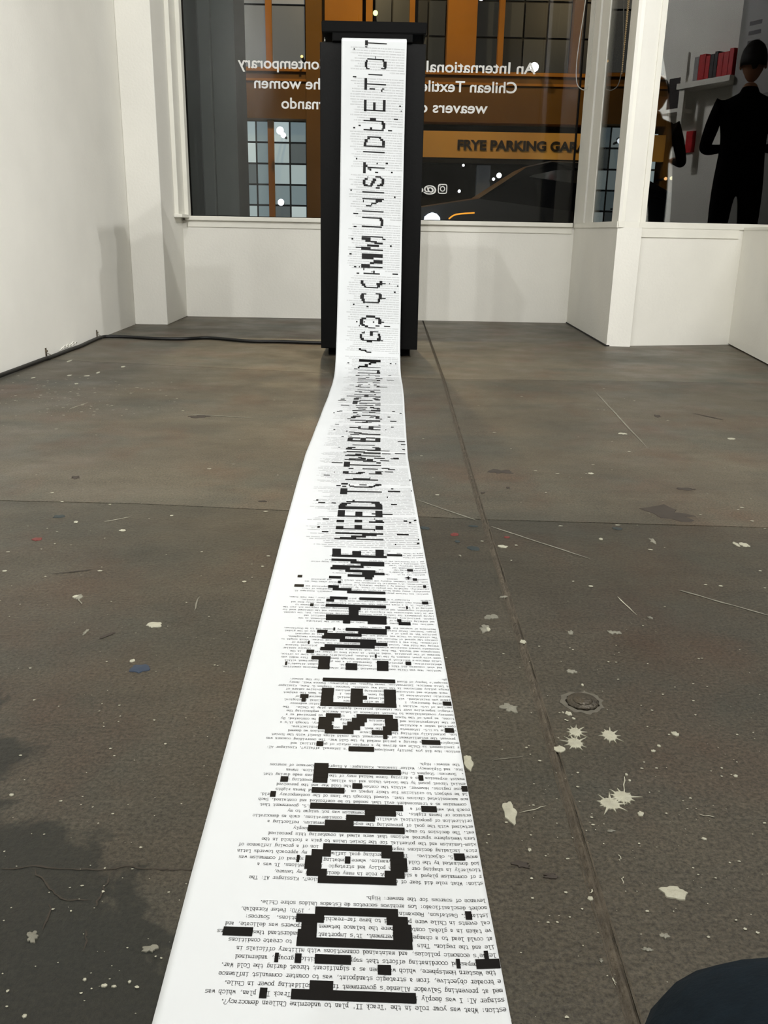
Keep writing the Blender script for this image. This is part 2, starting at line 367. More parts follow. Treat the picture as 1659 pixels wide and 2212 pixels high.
# round plug in the slab
c = fl(1258, 1518)
bm = bmesh.new(); cyl(bm, c, .0185, 0, .0035, 32, .0165); cyl(bm, c, .012, .003, .005, 24, .009)
obj('floor_plug', bm, mat('worn_plug', (70, 64, 54), rough=.4, metal=.5, noise=.35, nscale=120, bump=.4, bscale=160), floor, True)
bm = bmesh.new()
ring = [(.0185+.001*math.sin(i*2.3)) for i in range(30)]
for rr0, rr1, z0, z1 in ((1.0, 1.12, .0008, .0001),):
    a = [bm.verts.new((c.x+r*math.cos(6.2832*i/30), c.y+r*math.sin(6.2832*i/30), .001)) for i, r in enumerate(ring)]
    b = [bm.verts.new((c.x+r*rd.uniform(1.15, 1.45)*math.cos(6.2832*i/30), c.y+r*rd.uniform(1.15, 1.5)*math.sin(6.2832*i/30), .0003)) for i, r in enumerate(ring)]
    for i in range(30): bm.faces.new((a[i], a[(i+1) % 30], b[(i+1) % 30], b[i]))
obj('plug_patch', bm, mat('plug_mortar', (84, 80, 70), rough=.8, noise=.2, nscale=80), floor)

# ------------------------------------------------------------------ room shell
def struct(name, bm, m, parent=None):
    o = obj(name, bm, m, parent)
    if parent is None: o['kind'] = 'structure'
    return o
XL_ = -1.285; HC = 3.3
struct('wall_left', bx(XL_-.12, XL_, -4.1, 5.35, 0, HC), M_wall)
struct('ceiling', bx(-1.5, 5.0, -4.2, 5.6, HC, HC+.1), M_ceil)
struct('wall_rear', bx(-1.4, 4.9, -4.2, -4.1, 0, HC), M_wall)
struct('wall_far_right', bx(4.6, 4.72, -4.1, 8.0, 0, HC), M_wall)
struct('wall_right_pier', bx(4.45, 4.6, 1.58, 4.6, 0, HC), mat('grey_wall', (150, 150, 146), rough=.7, noise=.03))
# column on the left
struct('column', bx(XL_, -1.113, 4.72, 5.35, 0, HC, bev=.004), M_wall)
# low wall under window 1
wb = struct('wall_back', bx(-1.113, 1.14, 5.215, 5.35, 0, .532), M_wall)
struct('trim_1', bx(-1.085, 1.092, 5.208, 5.216, .497, .532, bev=.002), M_trim)
struct('trim_2', bx(-1.095, 1.092, 5.190, 5.30, .532, .556, bev=.004), M_trim)
struct('wall_back_header', bx(-1.113, 1.14, 5.215, 5.35, 2.75, HC), M_wall)
# window 1
G1 = glass('window_glass', 1.33, (.97, .98, .98)); G2 = glass('coated_window_glass', 1.95, (.85, .87, .88))
w1 = empty('window_1', (0, 5.25, .56)); w1['kind'] = 'structure'
def wpart(name, bm, m, par): 
    o = obj(name, bm, m, par); o.matrix_parent_inverse = Matrix.Translation(par.location).inverted(); return o
wpart('pane', bx(-1.068, 1.083, 5.247, 5.253, .556, 2.75), G1, w1)
wpart('casing', bx(-1.113, -1.090, 5.02, 5.25, .557, 2.75, bev=.002), M_trim, w1)
wpart('casing', bx(-1.091, -1.068, 5.17, 5.245, .557, 2.75, bev=.002), M_trim, w1)
wpart('casing_foot', bx(-1.113, -1.068, 5.00, 5.2, .545, .562, bev=.003), M_trim, w1)
wpart('gasket', bx(-1.071, -1.064, 5.235, 5.262, .556, 2.75), M_black2, w1)
wpart('gasket', bx(1.077, 1.084, 5.235, 5.262, .556, 2.75), M_black2, w1)
wpart('gasket', bx(-1.07, 1.084, 5.235, 5.262, .554, .560), M_black2, w1)
# low return wall and side window (window 2)
def quadwall(name, p, q, th, z0, z1, m, parent=None, side=1):
    d = (Vector(q)-Vector(p)).normalized(); n = Vector((-d.y, d.x))*th*side
    bm = bmesh.new(); prism(bm, [p, q, (q[0]+n.x, q[1]+n.y), (p[0]+n.x, p[1]+n.y)], z0, z1); return bm
RA, RB = (1.104, 5.22), (1.072, 4.138)     # return wall, far and near ends
struct('wall_return', quadwall('', RA, RB, .11, 0, .530, M_wall), M_wall)
struct('trim_3', quadwall('', (RA[0]-.004, RA[1]), (RB[0]-.004, RB[1]+.0), .10, .530, .556, M_trim), M_trim)
w3 = empty('window_2', (1.09, 4.7, .56)); w3['kind'] = 'structure'
def lerp(t): return (RA[0]+(RB[0]-RA[0])*t, RA[1]+(RB[1]-RA[1])*t)
def rseg(name, ya, yb, inset, th, z0, z1, m, par):
    ta, tb = (RA[1]-ya)/(RA[1]-RB[1]), (RA[1]-yb)/(RA[1]-RB[1])
    a, b = lerp(ta), lerp(tb); a = (a[0]-inset, a[1]); b = (b[0]-inset, b[1])
    return wpart(name, quadwall('', a, b, th, z0, z1, m), m, par)
rseg('corner_post', 5.21, 4.93, .006, .05, .556, 3.3, M_trim, w3)
rseg('gasket', 4.93, 4.905, -.004, .03, .556, 3.3, M_black2, w3)
rseg('casing', 4.905, 4.72, .001, .03, .556, 3.3, M_trim, w3)
rseg('pane', 4.72, 4.27, -.003, .006, .556, 3.3, G1, w3)
rseg('casing', 4.27, 4.142, .0, .03, .556, 3.3, M_trim, w3)
# front-right facet: low wall, pier, window 3
FD = Vector((.973, .2307)).normalized(); FN = Vector((-FD.y, FD.x)); F0 = Vector((1.072, 4.138))
def fpt(t, o=0.0): v = F0+FD*t+FN*o; return (v.x, v.y)
def fbox(t0, t1, o0, o1, z0, z1):
    bm = bmesh.new(); prism(bm, [fpt(t0, o0), fpt(t1, o0), fpt(t1, o1), fpt(t0+max(o1, 0)*.27, o1)], z0, z1); return bm
struct('wall_front_right', fbox(0, 3.6, 0, .14, 0, .530), M_wall)
struct('trim_4', fbox(0, 3.6, -.008, .14, .530, .556), M_trim)
struct('trim_5', fbox(.02, .62, -.006, .0, .490, .530), M_trim)
struct('pier', fbox(0, .128, 0, .12, .556, HC), M_wall)
w2 = empty('window_3', (1.2, 4.17, .56)); w2['kind'] = 'structure'
wpart('casing', fbox(.108, .133, -.005, .06, .556, HC), M_trim, w2)
wpart('pane', fbox(.133, 3.6, .035, .041, .556, HC), G2, w2)
# knee wall on the right
KA = fpt(.647); KB = (1.597-.075, 3.58-.5)
struct('wall_right', quadwall('', KB, KA, -.22, 0.006, .530, M_wall), M_wall)
struct('trim_6', quadwall('', (KB[0]-.004, KB[1]), (KA[0]-.004, KA[1]-.012), -.23, .530, .540, M_trim), M_trim)
struct('wall_rear_right', bx(4.2, 4.6, 4.5, 8, 0, HC), M_wall)
# thin dark strips along the feet of the walls
M_gap = mat('gap_dark', (22, 20, 18), rough=.9)
struct('baseboard_gap', quadwall('', (RA[0]-.004, RA[1]), (RB[0]-.006, RB[1]), .02, .0002, .006, M_gap), M_gap)
struct('baseboard_gap_right', quadwall('', (KB[0]-.006, KB[1]), (KA[0]-.002, KA[1]-.15), -.03, .0002, .0065, M_gap), M_gap)

# window lettering, reversed because it is read from the street
def wtext(s, px0, px1, py, h, cut=None):
    a, b = onY(px0, py, 5.243), onY(px1, py, 5.243)
    o = textmesh('lettering', s, h, M_vinyl, w1, .0004, 'LEFT', fit=abs(b.x-a.x), bold=.0012)
    xs = [v.co.x for v in o.data.vertices]; x0 = min(xs)
    for v in o.data.vertices:
        v.co = Vector((b.x-(v.co.x-x0), 5.243+v.co.z, a.z+v.co.y))
    o.data.flip_normals(); o.matrix_parent_inverse = Matrix.Translation(w1.location).inverted(); return o
wtext('An International', 921, 1157, 155, .078); wtext('Contemporary', 514, 712, 146, .078)
wtext('Chilean Textile', 908, 1116, 197, .078); wtext('the women', 549, 705, 190, .078)
wtext('weavers of', 893, 1053, 242, .078); wtext('Fernando', 608, 731, 234, .078)
wtext('@c', 903, 942, 415, .05)
# camera-app style emblem: rounded square ring, ring, dot
def ring2d(bm, cx_, cz, rfun, w, y, n=48):
    a = []; b = []
    for i in range(n):
        t = 6.2832*i/n; r = rfun(t)
        a.append(bm.verts.new((cx_+(r)*math.cos(t), y, cz+(r)*math.sin(t)))); b.append(bm.verts.new((cx_+(r-w)*math.cos(t), y, cz+(r-w)*math.sin(t))))
    for i in range(n): bm.faces.new((a[i], a[(i+1) % n], b[(i+1) % n], b[i]))
c = onY(956, 408, 5.243)
bm = bmesh.new(); R = .026
ring2d(bm, c.x, c.z, lambda t: R/((abs(math.cos(t))**5+abs(math.sin(t))**5)**.2), .0055, 5.243)
o = obj('emblem', bm, M_vinyl, w1); o.matrix_parent_inverse = Matrix.Translation(w1.location).inverted()
bm = bmesh.new(); ring2d(bm, c.x, c.z, lambda t: .0145, .005, 5.243); obj('ring', bm, M_vinyl, o)
bm = bmesh.new(); ring2d(bm, c.x-.015, c.z+.015, lambda t: .003, .0029, 5.243, 12); obj('dot', bm, M_vinyl, o)
# ------------------------------------------------------------------ plinth, printer
pl = empty('plinth', (-.035, 3.82, 0)); tag(pl, 'tall matte black plinth standing before the shop window', 'plinth')
def part(name, bm, m, par, smooth=False):
    o = obj(name, bm, m, par, smooth); o.matrix_parent_inverse = Matrix.Translation(par.location).inverted(); return o
part('body', bx(-.232, .162, 3.62, 4.00, .034, 1.159, bev=.0025), M_black, pl)
part('foot', bx(-.205, .134, 3.685, 3.94, 0, .034), M_black2, pl)
pr_ = empty('printer', (-.035, 3.75, 1.159)); tag(pr_, 'low black roll printer on top of the plinth feeding out the paper', 'printer')
part('base', bx(-.186, .112, 3.605, 3.86, 1.159, 1.192, bev=.003), M_black2, pr_)
bm = bmesh.new()
prism(bm, [(-.224, 3.60), (.160, 3.60), (.160, 3.90), (-.224, 3.90)], 1.188, 1.226)
for v in bm.verts:
    if v.co.z > 1.2: v.co.x += .004 if v.co.x > 0 else -.001
bmesh.ops.bevel(bm, geom=bm.edges[:], offset=.003, segments=2, affect='EDGES')
part('lid', bm, M_black2, pr_)
for x in (-.214,):
    bm = bmesh.new(); cyl(bm, (x, 3.64), .004, 1.159, 1.178, 12, .002); part('adjusting_screw', bm, M_steel, pr_, True)
part('side_guard', bx(.150, .153, 3.61, 3.75, 1.160, 1.205), M_acry, pr_)

# ------------------------------------------------------------------ the long printed paper
W_P = .2365; UM = W_P/2; KS = -.03
prof = [(.2, 0), (2.75, 0), (2.95, .0008), (3.16, .017), (3.28, .101), (3.36, .262), (3.46, .493), (3.50, .66), (3.53, .83), (3.54, 1.152)]
def dens(P, n=24):
    P = [np.array(p, float) for p in P]; out = []
    for i in range(len(P)-1):
        p0, p1, p2, p3 = P[max(i-1, 0)], P[i], P[i+1], P[min(i+2, len(P)-1)]
        d1 = np.linalg.norm(p2-p1); m1 = (p2-p0)/np.linalg.norm(p2-p0)*d1; m2 = (p3-p1)/np.linalg.norm(p3-p1)*d1
        for k in range(n):
            t = k/n; q = (2*t**3-3*t**2+1)*p1+(t**3-2*t**2+t)*m1+(-2*t**3+3*t**2)*p2+(t**3-t**2)*m2
            q[1] = max(q[1], 0); out.append(q)
    out.append(P[-1]); return np.array(out)
PQ = dens(prof); PS = np.concatenate([[0], np.cumsum(np.linalg.norm(np.diff(PQ, axis=0), axis=1))])+.2
XT = np.array([(.2, -.139), (.445, -.141), (.58, -.144), (.78, -.1465), (1.0, -.150), (1.15, -.152), (1.36, -.156), (1.72, -.161), (1.96, -.163), (2.48, -.156), (2.7, -.152), (2.95, -.1505), (3.2, -.153), (3.3, -.1535), (3.7, -.1515), (4.5, -.148)])
def surf(u, s, lift):
    """paper coordinates (u across, s along, metres) to the room; the sheet lies on the floor, bends up and hangs"""
    u = np.asarray(u, float); s = np.asarray(s, float)
    Y = np.interp(s, PS, PQ[:, 0]); Z = np.interp(s, PS, PQ[:, 1])
    e = .004; ty = np.interp(s+e, PS, PQ[:, 0])-np.interp(s-e, PS, PQ[:, 0]); tz = np.interp(s+e, PS, PQ[:, 1])-np.interp(s-e, PS, PQ[:, 1])
    L = np.sqrt(ty*ty+tz*tz)+1e-9; ny, nz = -tz/L, ty/L
    wav = .0007*(np.sin(s*7.1+u*9)+1)*np.exp(-((s-1.9)/1.3)**2)+.0006*(1+np.sin(s*23+u*20))*np.exp(-((s-2.4)/.45)**2)
    edge = np.clip((u-.215)/.02, 0, 1)**2*.0010*(1+np.sin(s*5.3))+np.clip((.015-u)/.015, 0, 1)**2*.0010*(1+np.sin(s*4.1+2))
    h = lift+.0014+wav+edge
    return np.stack([np.interp(s, XT[:, 0], XT[:, 1])+u, Y+ny*h, Z+nz*h], -1)
SMAX = PS[-1]
pap = empty('paper_roll', (-.03, 3.3, 0)); tag(pap, 'long white printed paper sheet running from the printer down and along the floor', 'paper')
ss = np.concatenate([np.arange(.2, 2.7, .02), np.arange(2.7, SMAX, .012), [SMAX]]); uu = np.linspace(0, W_P, 41)
V = []; F = []
U2, S2 = np.meshgrid(uu, ss); T = surf(U2, S2, 0).reshape(-1, 3); B = surf(U2, S2, -.0006).reshape(-1, 3)
tail = np.stack([np.interp(SMAX, XT[:, 0], XT[:, 1])+uu, np.full(41, 3.600), np.full(41, 1.170)], -1)
T = np.vstack([T, tail]); B = np.vstack([B, tail-np.array([0, 0, .0006])])
nr, nc = len(ss)+1, 41; V = np.vstack([T, B]).tolist(); o2 = nr*nc
for i in range(nr-1):
    for j in range(nc-1):
        a = i*nc+j; F.append((a, a+1, a+nc+1, a+nc)); F.append((o2+a, o2+a+nc, o2+a+nc+1, o2+a+1))
    a = i*nc; F.append((a, a+nc, o2+a+nc, o2+a)); a = i*nc+nc-1; F.append((a, o2+a, o2+a+nc, a+nc))
F += [(j, o2+j, o2+j+1, j+1) for j in range(nc-1)]
sh = pyobj('sheet', V, F, M_paper, pap); sh.matrix_parent_inverse = Matrix.Translation(pap.location).inverted()
for p in sh.data.polygons: p.use_smooth = True

BASE={'A': (0.4598, 0.00775), 'B': (0.5794, 0.0078), 'C': (0.7657, 0.00779), 'D': (0.935, 0.00815), 'E': (1.0637, 0.00875), 'F': (1.1656, 0.0091), 'G': (1.2389, 0.00921)}
NEAR="4676,40,893,1747 4676,40,677,728 4753,40,1016,1179 4908,40,1490,1585 4986,40,2193,2365 4986,40,2053,2081 4986,40,1040,1301 4986,40,897,944 4986,40,752,780 5063,40,2263,2293 5141,40,899,1749 5218,40,1610,1754 5218,40,901,1043 5218,40,346,567 5296,40,1612,1751 5296,40,924,1042 5373,40,1566,1728 5373,40,880,1092 5451,40,2171,2220 5451,40,1021,1657 5794,40,1026,1659 5872,40,932,1095 5872,40,1565,1727 5950,40,908,1045 5950,40,1614,1753 6028,40,908,1049 6028,40,1614,1753 6028,40,836,860 6028,40,1238,1284 6106,40,956,1119 6106,40,1542,1729 6106,40,2149,2240 6184,40,1049,1634 6419,40,906,1749 6497,40,1049,1303 6575,40,1235,1492 6653,40,1401,1679 6731,40,905,1747 6731,40,1912,2052 6887,40,526,577 6965,40,905,1210 7043,40,2308,2365 7043,40,1282,1375 7121,40,906,1045 7121,40,598,671 7199,40,906,1048 7199,40,1913,1959 7277,40,906,1747 7355,40,905,1045 7657,40,1234,1491 7735,40,906,976 7813,40,1979,2169 7891,40,1586,1630 7969,40,979,1280 7969,40,1469,1676 8047,40,905,1066 8047,40,1166,1348 8047,40,1586,1746 8047,40,2236,2331 8125,40,906,1047 8125,40,1210,1395 8125,40,1612,1749 8202,40,907,1070 8202,40,1258,1420 8202,40,1609,1747 8280,40,978,1138 8280,40,1307,1700 8514,40,907,1746 8592,40,912,1047 8592,40,1237,1375 8592,40,1611,1743 8592,40,2260,2355 8592,40,695,742 8670,40,910,1045 8670,40,1236,1422 8670,40,1612,1746 8670,40,674,767 8748,40,911,1047 8748,40,1238,1376 8748,40,1612,1746 8825,40,911,1049 8825,40,1239,1376 8825,40,1612,1748 9059,40,910,1749 9350,42,839,977 9350,42,1169,1307 9350,42,1540,1678 9432,42,840,974 9432,42,1167,1306 9432,42,1541,1680 9432,42,439,465 9513,42,836,976 9513,42,1542,1682 9513,42,1889,1956 9595,42,747,979 9676,42,1520,1542 9758,42,675,770 9839,42,843,1027 9921,42,891,1521 10002,42,1336,1682 10002,42,680,700 10084,42,1078,1542 10166,42,847,1145 10247,42,870,1354 10329,42,1311,1681 10329,42,776,912 10410,42,1147,1683 10410,42,984,1008 10492,42,1663,1728 10637,45,1432,1684 10637,45,1105,1201 10637,45,1844,2004 10725,45,873,1686 10725,45,1829,1885 10812,45,869,1688 10900,45,1177,1310 10987,45,1176,1309 11075,45,1171,1336 11162,45,850,1687 11162,45,634,683 11162,45,1965,1991 11337,45,850,962 11337,45,2197,2285 11425,45,898,1150 11425,45,1317,1688 11656,46,1138,1690 11747,46,927,1202 11838,46,857,1014 11838,46,363,502 11929,46,2251,2295 12020,46,996,1041 12203,46,857,1040 12203,46,1395,1511 12203,46,2113,2179 12203,46,385,455 12294,46,1136,1535 12389,47,1353,1694 12481,47,1097,1558 12573,47,867,1167 12573,47,2048,2137 12665,47,893,1378 12757,47,1331,1700 12849,47,1171,1702 12941,47,869,1265 13125,47,870,1750 13217,47,875,1013 13217,47,1196,1338 13217,47,1569,1703 13217,47,1756,2002 13309,47,872,1011 13309,47,1195,1338 13309,47,1571,1706 13401,47,869,1009 13401,47,1572,1708"
FAR="13939,25,884,1714 13990,40,977,1253 14078,43,1163,1416 14172,46,1350,1600 14228,32,889,1716 14516,79,891,1022 14566,104,1215,1348 14554,97,1584,1717 14463,24,889,1575 14406,31,1559,1574 14528,39,564,608 14283,30,655,767 14223,30,1949,2152 13957,29,2295,2315 13767,33,2269,2310 13721,28,1900,1921 14982,28,637,749 15034,31,1564,1582 14950,35,2093,2159 14964,35,2279,2324 14861,40,2185,2226 14881,63,890,1026 14902,68,1213,1350 14916,58,1587,1719 14857,38,1471,1742 15325,175,897,1028 15305,130,1221,1353 15349,159,1591,1720 15172,26,894,1720 15329,26,1522,1591 15318,26,1719,1906 15672,77,902,1726 15754,56,898,1030 15817,62,1592,1727 15857,56,917,1056 15903,48,1588,1715 15941,34,946,1128 15987,46,1520,1683 16047,35,1039,1675 16113,46,1156,1197 16113,35,455,499 15959,29,504,637 15949,23,758,844 15919,28,1894,2006 16733,190,904,1043 16726,37,1035,1733 16969,32,1922,1967 16786,41,1854,2101 16809,34,2316,2334 16381,36,1824,1845 17260,53,907,1044 17183,46,1061,1088 17125,32,811,902 17077,39,932,1017 17097,39,1081,1175 17056,35,1172,1553 17208,33,1280,1431 17103,36,1468,1599 17176,36,1568,1681 17232,56,1605,1733 17654,48,1143,1502 17582,37,981,1666 17742,52,1489,1504 17604,44,2318,2341 18134,90,912,1037 18044,29,963,1306 18099,29,1191,1344 18161,29,1238,1391 18058,29,1469,1761 18176,98,1608,1743 18256,26,1744,1782 18243,29,1811,1992 18178,22,1097,1117 18133,32,726,741 17887,28,513,649 18451,26,1029,1136 18456,30,1331,1668 18532,30,1751,1923 18450,33,1886,2042 18812,208,913,1049 18767,42,1041,1740 18921,31,638,881 19234,24,916,1019 19254,80,1013,1167 19178,32,1162,1435 19212,120,1424,1556 19112,36,1334,1636 19004,51,1636,1736 19466,33,1224,1306 19397,41,1281,1352 19427,33,1587,1832 19203,24,1727,1926 19427,33,1960,2154 19478,49,2031,2129 19610,33,921,1154 19711,67,1150,1280 19630,42,1268,1741 19886,43,1332,1734 19884,26,1766,1968 19933,26,2068,2313 20000,49,932,1366 19936,52,1335,1734 19876,35,1328,1574 19770,48,1146,1289 19672,41,965,1283 19627,37,918,1738 19947,21,863,934 19456,40,1221,1304 19384,40,1289,1396 19446,40,1592,1831 19295,49,1018,1397 19237,26,917,1167 19221,111,1422,1562 19220,26,1726,1923 19488,47,2028,2153 19423,23,1960,2035 20283,79,904,1047 20423,55,937,1128 20462,37,1528,1693 20294,137,1600,1730 20216,36,1051,1601 20165,39,1414,1731 20163,25,1732,1946 20691,30,1039,1584 21251,137,897,1023 21428,44,925,1206 21233,164,1214,1348 21465,48,1342,1579 21271,165,1583,1712 21114,54,977,1714 21529,24,728,788 21604,24,885,989 21177,35,2141,2321 20844,34,2219,2331 20328,32,2245,2309 20390,22,712,764 19937,24,2069,2314 19895,21,1769,1967 22088,34,890,1034 22004,50,1025,1224 21927,42,1162,1384 21817,29,935,1165 21885,46,1229,1704 22180,38,811,848 22687,40,876,1124 22680,124,1106,1177 22531,39,1169,1388 22678,159,1381,1509 22796,31,1507,1699 22475,39,1447,1697 23028,27,470,581 22330,34,476,523 22804,31,1975,2048 22494,31,1827,1849 23019,23,1634,1692 23599,43,854,1281 23516,66,1284,1680 23369,37,1189,1347 23300,28,1002,1456 24225,40,1152,1396 24096,60,902,1125 23942,83,858,993 24162,45,1398,1546 23984,147,1543,1654 23788,29,764,864 23955,29,1372,1493 23759,39,1657,1727 24068,49,1876,1957 23510,38,1948,2123 24889,42,2004,2087 24620,41,2217,2277 24702,36,423,501 24778,42,487,576 24523,36,332,371 24329,30,1005,1056 24884,53,858,1139 25172,38,1013,1234 25130,43,1141,1225 24899,42,1140,1662 24999,53,1388,1665 24586,52,891,1015 24672,52,1338,1527 24630,21,1149,1335 24624,26,1528,1666 25383,44,951,1270 25429,77,1350,1472 25323,44,1443,1634 25222,65,1551,1657 25670,39,921,1185 25740,45,1184,1442 25817,45,1495,1657 25690,34,478,727 26165,191,807,956 26352,41,931,1041 26073,34,1010,1652 25946,23,1014,1252 26432,30,347,594 26648,42,411,538 26730,108,814,970 26871,61,864,1043 26484,41,1003,1191 26467,35,1192,1402 26827,42,1393,1494 26720,72,1441,1575 26606,72,1477,1633 27043,25,1467,1637 27173,37,571,1636 27273,175,1123,1255 27451,38,799,1417 27527,70,1428,1490 28024,26,802,1035 27941,52,944,1038 28028,92,1300,1433 27911,26,1039,1306 27890,39,1412,1633 28368,27,874,1110 28341,34,1111,1406 28394,41,1406,1619 28986,56,794,915 29129,50,863,971 28895,49,918,1014 28877,35,1015,1279 29119,71,1506,1591 28993,56,1483,1627 29213,36,1395,1505 28981,35,1628,1845 29401,24,867,1025 29428,30,1209,1270 29427,30,1393,1491 29791,28,910,1194 29734,34,823,910 29749,41,1355,1603 30302,29,841,1495 30221,88,1495,1620 30067,30,844,1506 30574,32,837,1116 30709,42,1115,1243 30593,45,1459,1700 31018,47,753,895 31049,19,894,1203 31101,36,1203,1255 31058,19,1255,1448 31003,34,1435,1615 31317,23,821,1514 31348,66,1501,1631 31457,115,1514,1606 31580,15,822,1554 32216,66,859,1647 32114,42,1264,1489 32036,59,1211,1304 31927,86,1067,1186 31869,39,857,1068 31764,60,819,885 31661,20,684,815 31815,15,884,1647 32051,24,436,505 32092,26,1978,2047 32094,26,2179,2216 31133,17,1913,2021 29268,25,578,731 30341,21,1848,2100 32780,42,840,925 32738,28,909,1113 32697,30,1063,1130 32657,24,1114,1301 33521,27,1005,1046 33488,22,927,1047 33348,84,862,947 33237,48,899,1018 33186,19,952,1617 33138,33,1123,1328 33248,48,1497,1644 33335,57,1557,1642 33437,46,1527,1620 33554,15,1337,1552 33475,87,1235,1348 33196,17,1635,1730 34135,40,1077,1420 34050,32,907,1086 34075,32,1422,1600 33919,106,848,979 33956,92,1534,1654 33798,36,913,1040 33783,23,1435,1589 33747,39,1041,1161 33699,18,1162,1436 33938,19,1655,1758 33919,23,996,1037 33927,25,1336,1390 33912,23,711,763 33786,20,1754,1984 33764,27,817,852 34989,20,886,1072 34870,71,844,982 34951,27,877,980 34757,44,892,1019 34682,49,952,1020 34672,21,1004,1554 35015,20,1416,1609 34907,93,1532,1652 34768,62,1500,1593 34847,20,1654,1798 34569,28,583,638 34509,25,1083,1165 35103,30,2097,2165 35439,68,849,952 35346,45,892,1023 35274,30,973,1059 35247,20,1026,1508 35397,41,1436,1660 35473,50,1555,1659 35311,43,1465,1576 35419,20,1642,1787 35425,22,1918,1946 35352,23,2213,2265 35790,25,945,1559 35862,43,1305,1368 35864,27,1247,1281 35783,22,686,789 35812,25,2032,2239 36030,27,583,673 36033,25,766,808 36080,68,852,1180 35957,45,934,975 36203,36,1177,1333 36259,63,1308,1653 36044,23,1181,1658 36495,66,867,1655 36385,36,869,1312 36523,27,399,485 37221,21,844,1658 37140,48,846,1185 37056,41,986,1187 37031,30,1188,1420 36974,35,1327,1646 36879,39,1059,1509 36761,59,837,1193 36717,23,1167,1658 36790,20,628,853 37180,39,1625,1659 37140,25,1626,1747 37108,30,465,534 36894,32,1915,1984 37931,22,847,1592 37881,48,1507,1611 37809,77,1553,1654 37689,43,1545,1649 37602,26,843,1599 38064,22,515,699 37579,24,535,646 38171,20,843,1656 38626,22,845,1657 38538,45,870,905 38572,40,1344,1586 38511,17,1345,1442 38467,22,1183,1380 38416,25,1174,1219 38370,22,984,1185 38729,32,2033,2084 38866,23,840,1661 39403,36,1021,1048 39335,29,915,1032 39222,81,850,951 39110,37,886,1037 39091,21,1037,1204 39156,40,1136,1237 39235,45,1168,1302 39320,44,1217,1351 39432,23,1315,1533 39392,23,1500,1584 39274,99,1553,1653 39147,45,1488,1622 39122,32,1388,1489 39035,27,1340,1491 38907,26,393,444 38728,26,2034,2091 39741,185,851,951 39809,40,950,1016 39759,21,1018,1659 39706,19,1019,1159 39668,21,1093,1160 39595,24,1302,1419 39917,26,1349,1399 39935,26,1690,1780 39620,27,1897,1964 40053,29,578,628 40318,21,840,1647 40523,22,853,1653 40588,60,859,959 40709,53,890,1006 40793,26,988,1088 40850,20,987,1503 40817,23,1421,1504 40762,34,1472,1588 40646,85,1541,1651 41090,20,844,1597 41142,37,1082,1165 41407,18,839,1574 41463,38,1076,1301 41349,57,1509,1592 41256,94,1544,1650 41140,20,1514,1596 41138,23,461,534 41225,23,656,738 41100,22,1754,1906 41500,21,1963,2119 41916,181,847,942 41906,126,1183,1276 41947,178,1546,1645 41765,20,849,1648 41952,24,2150,2212 41787,18,2210,2243 42641,183,852,950 42646,19,950,1645 42488,21,1041,1245 42503,19,1501,1583 42442,39,1469,1518 42964,18,991,1507 42863,19,423,554 43474,21,943,1560 43534,37,1234,1260 43401,37,895,960 43289,82,858,946 43183,25,899,954 43154,18,915,1036 43438,29,1497,1562 43326,85,1532,1652 43219,22,1567,1648 43180,19,1453,1626 43999,79,853,960 43998,17,960,1646 43776,20,444,490 43865,16,855,942"

def quads(name, Q, lift, m, sub=.01, kind=None):
    """Q rows: u0,u1,s(centre, at the middle of the sheet),half-height; laid on the paper, sheared with the print"""
    V = []; F = []
    for u0, u1, sc, h in Q:
        nu = max(1, int((u1-u0)/.01)); ns = max(1, int(2*h/.006))
        us_ = np.linspace(u0, u1, nu+1); st = np.linspace(-h, h, ns+1); U, D = np.meshgrid(us_, st)
        b = len(V); P = surf(U, sc+D+KS*(U-UM), lift); V += P.reshape(-1, 3).tolist()
        for i in range(ns):
            for j in range(nu):
                a = b+i*(nu+1)+j; F.append((a, a+1, a+nu+2, a+nu+1))
    o = pyobj(name, V, F, m, pap); o.matrix_parent_inverse = Matrix.Translation(pap.location).inverted()
    if kind: o['kind'] = kind
    return o
BL = [tuple(int(t)*1e-4 for t in q.split(',')) for q in (NEAR+' '+FAR).split()]
quads('redaction_blocks', [(u0, min(u1, W_P-.0002), s, h*(1.35 if 2.1 < s < 3.15 else 1.08)) for s, h, u0, u1 in BL], .00045, M_ink, kind='stuff')
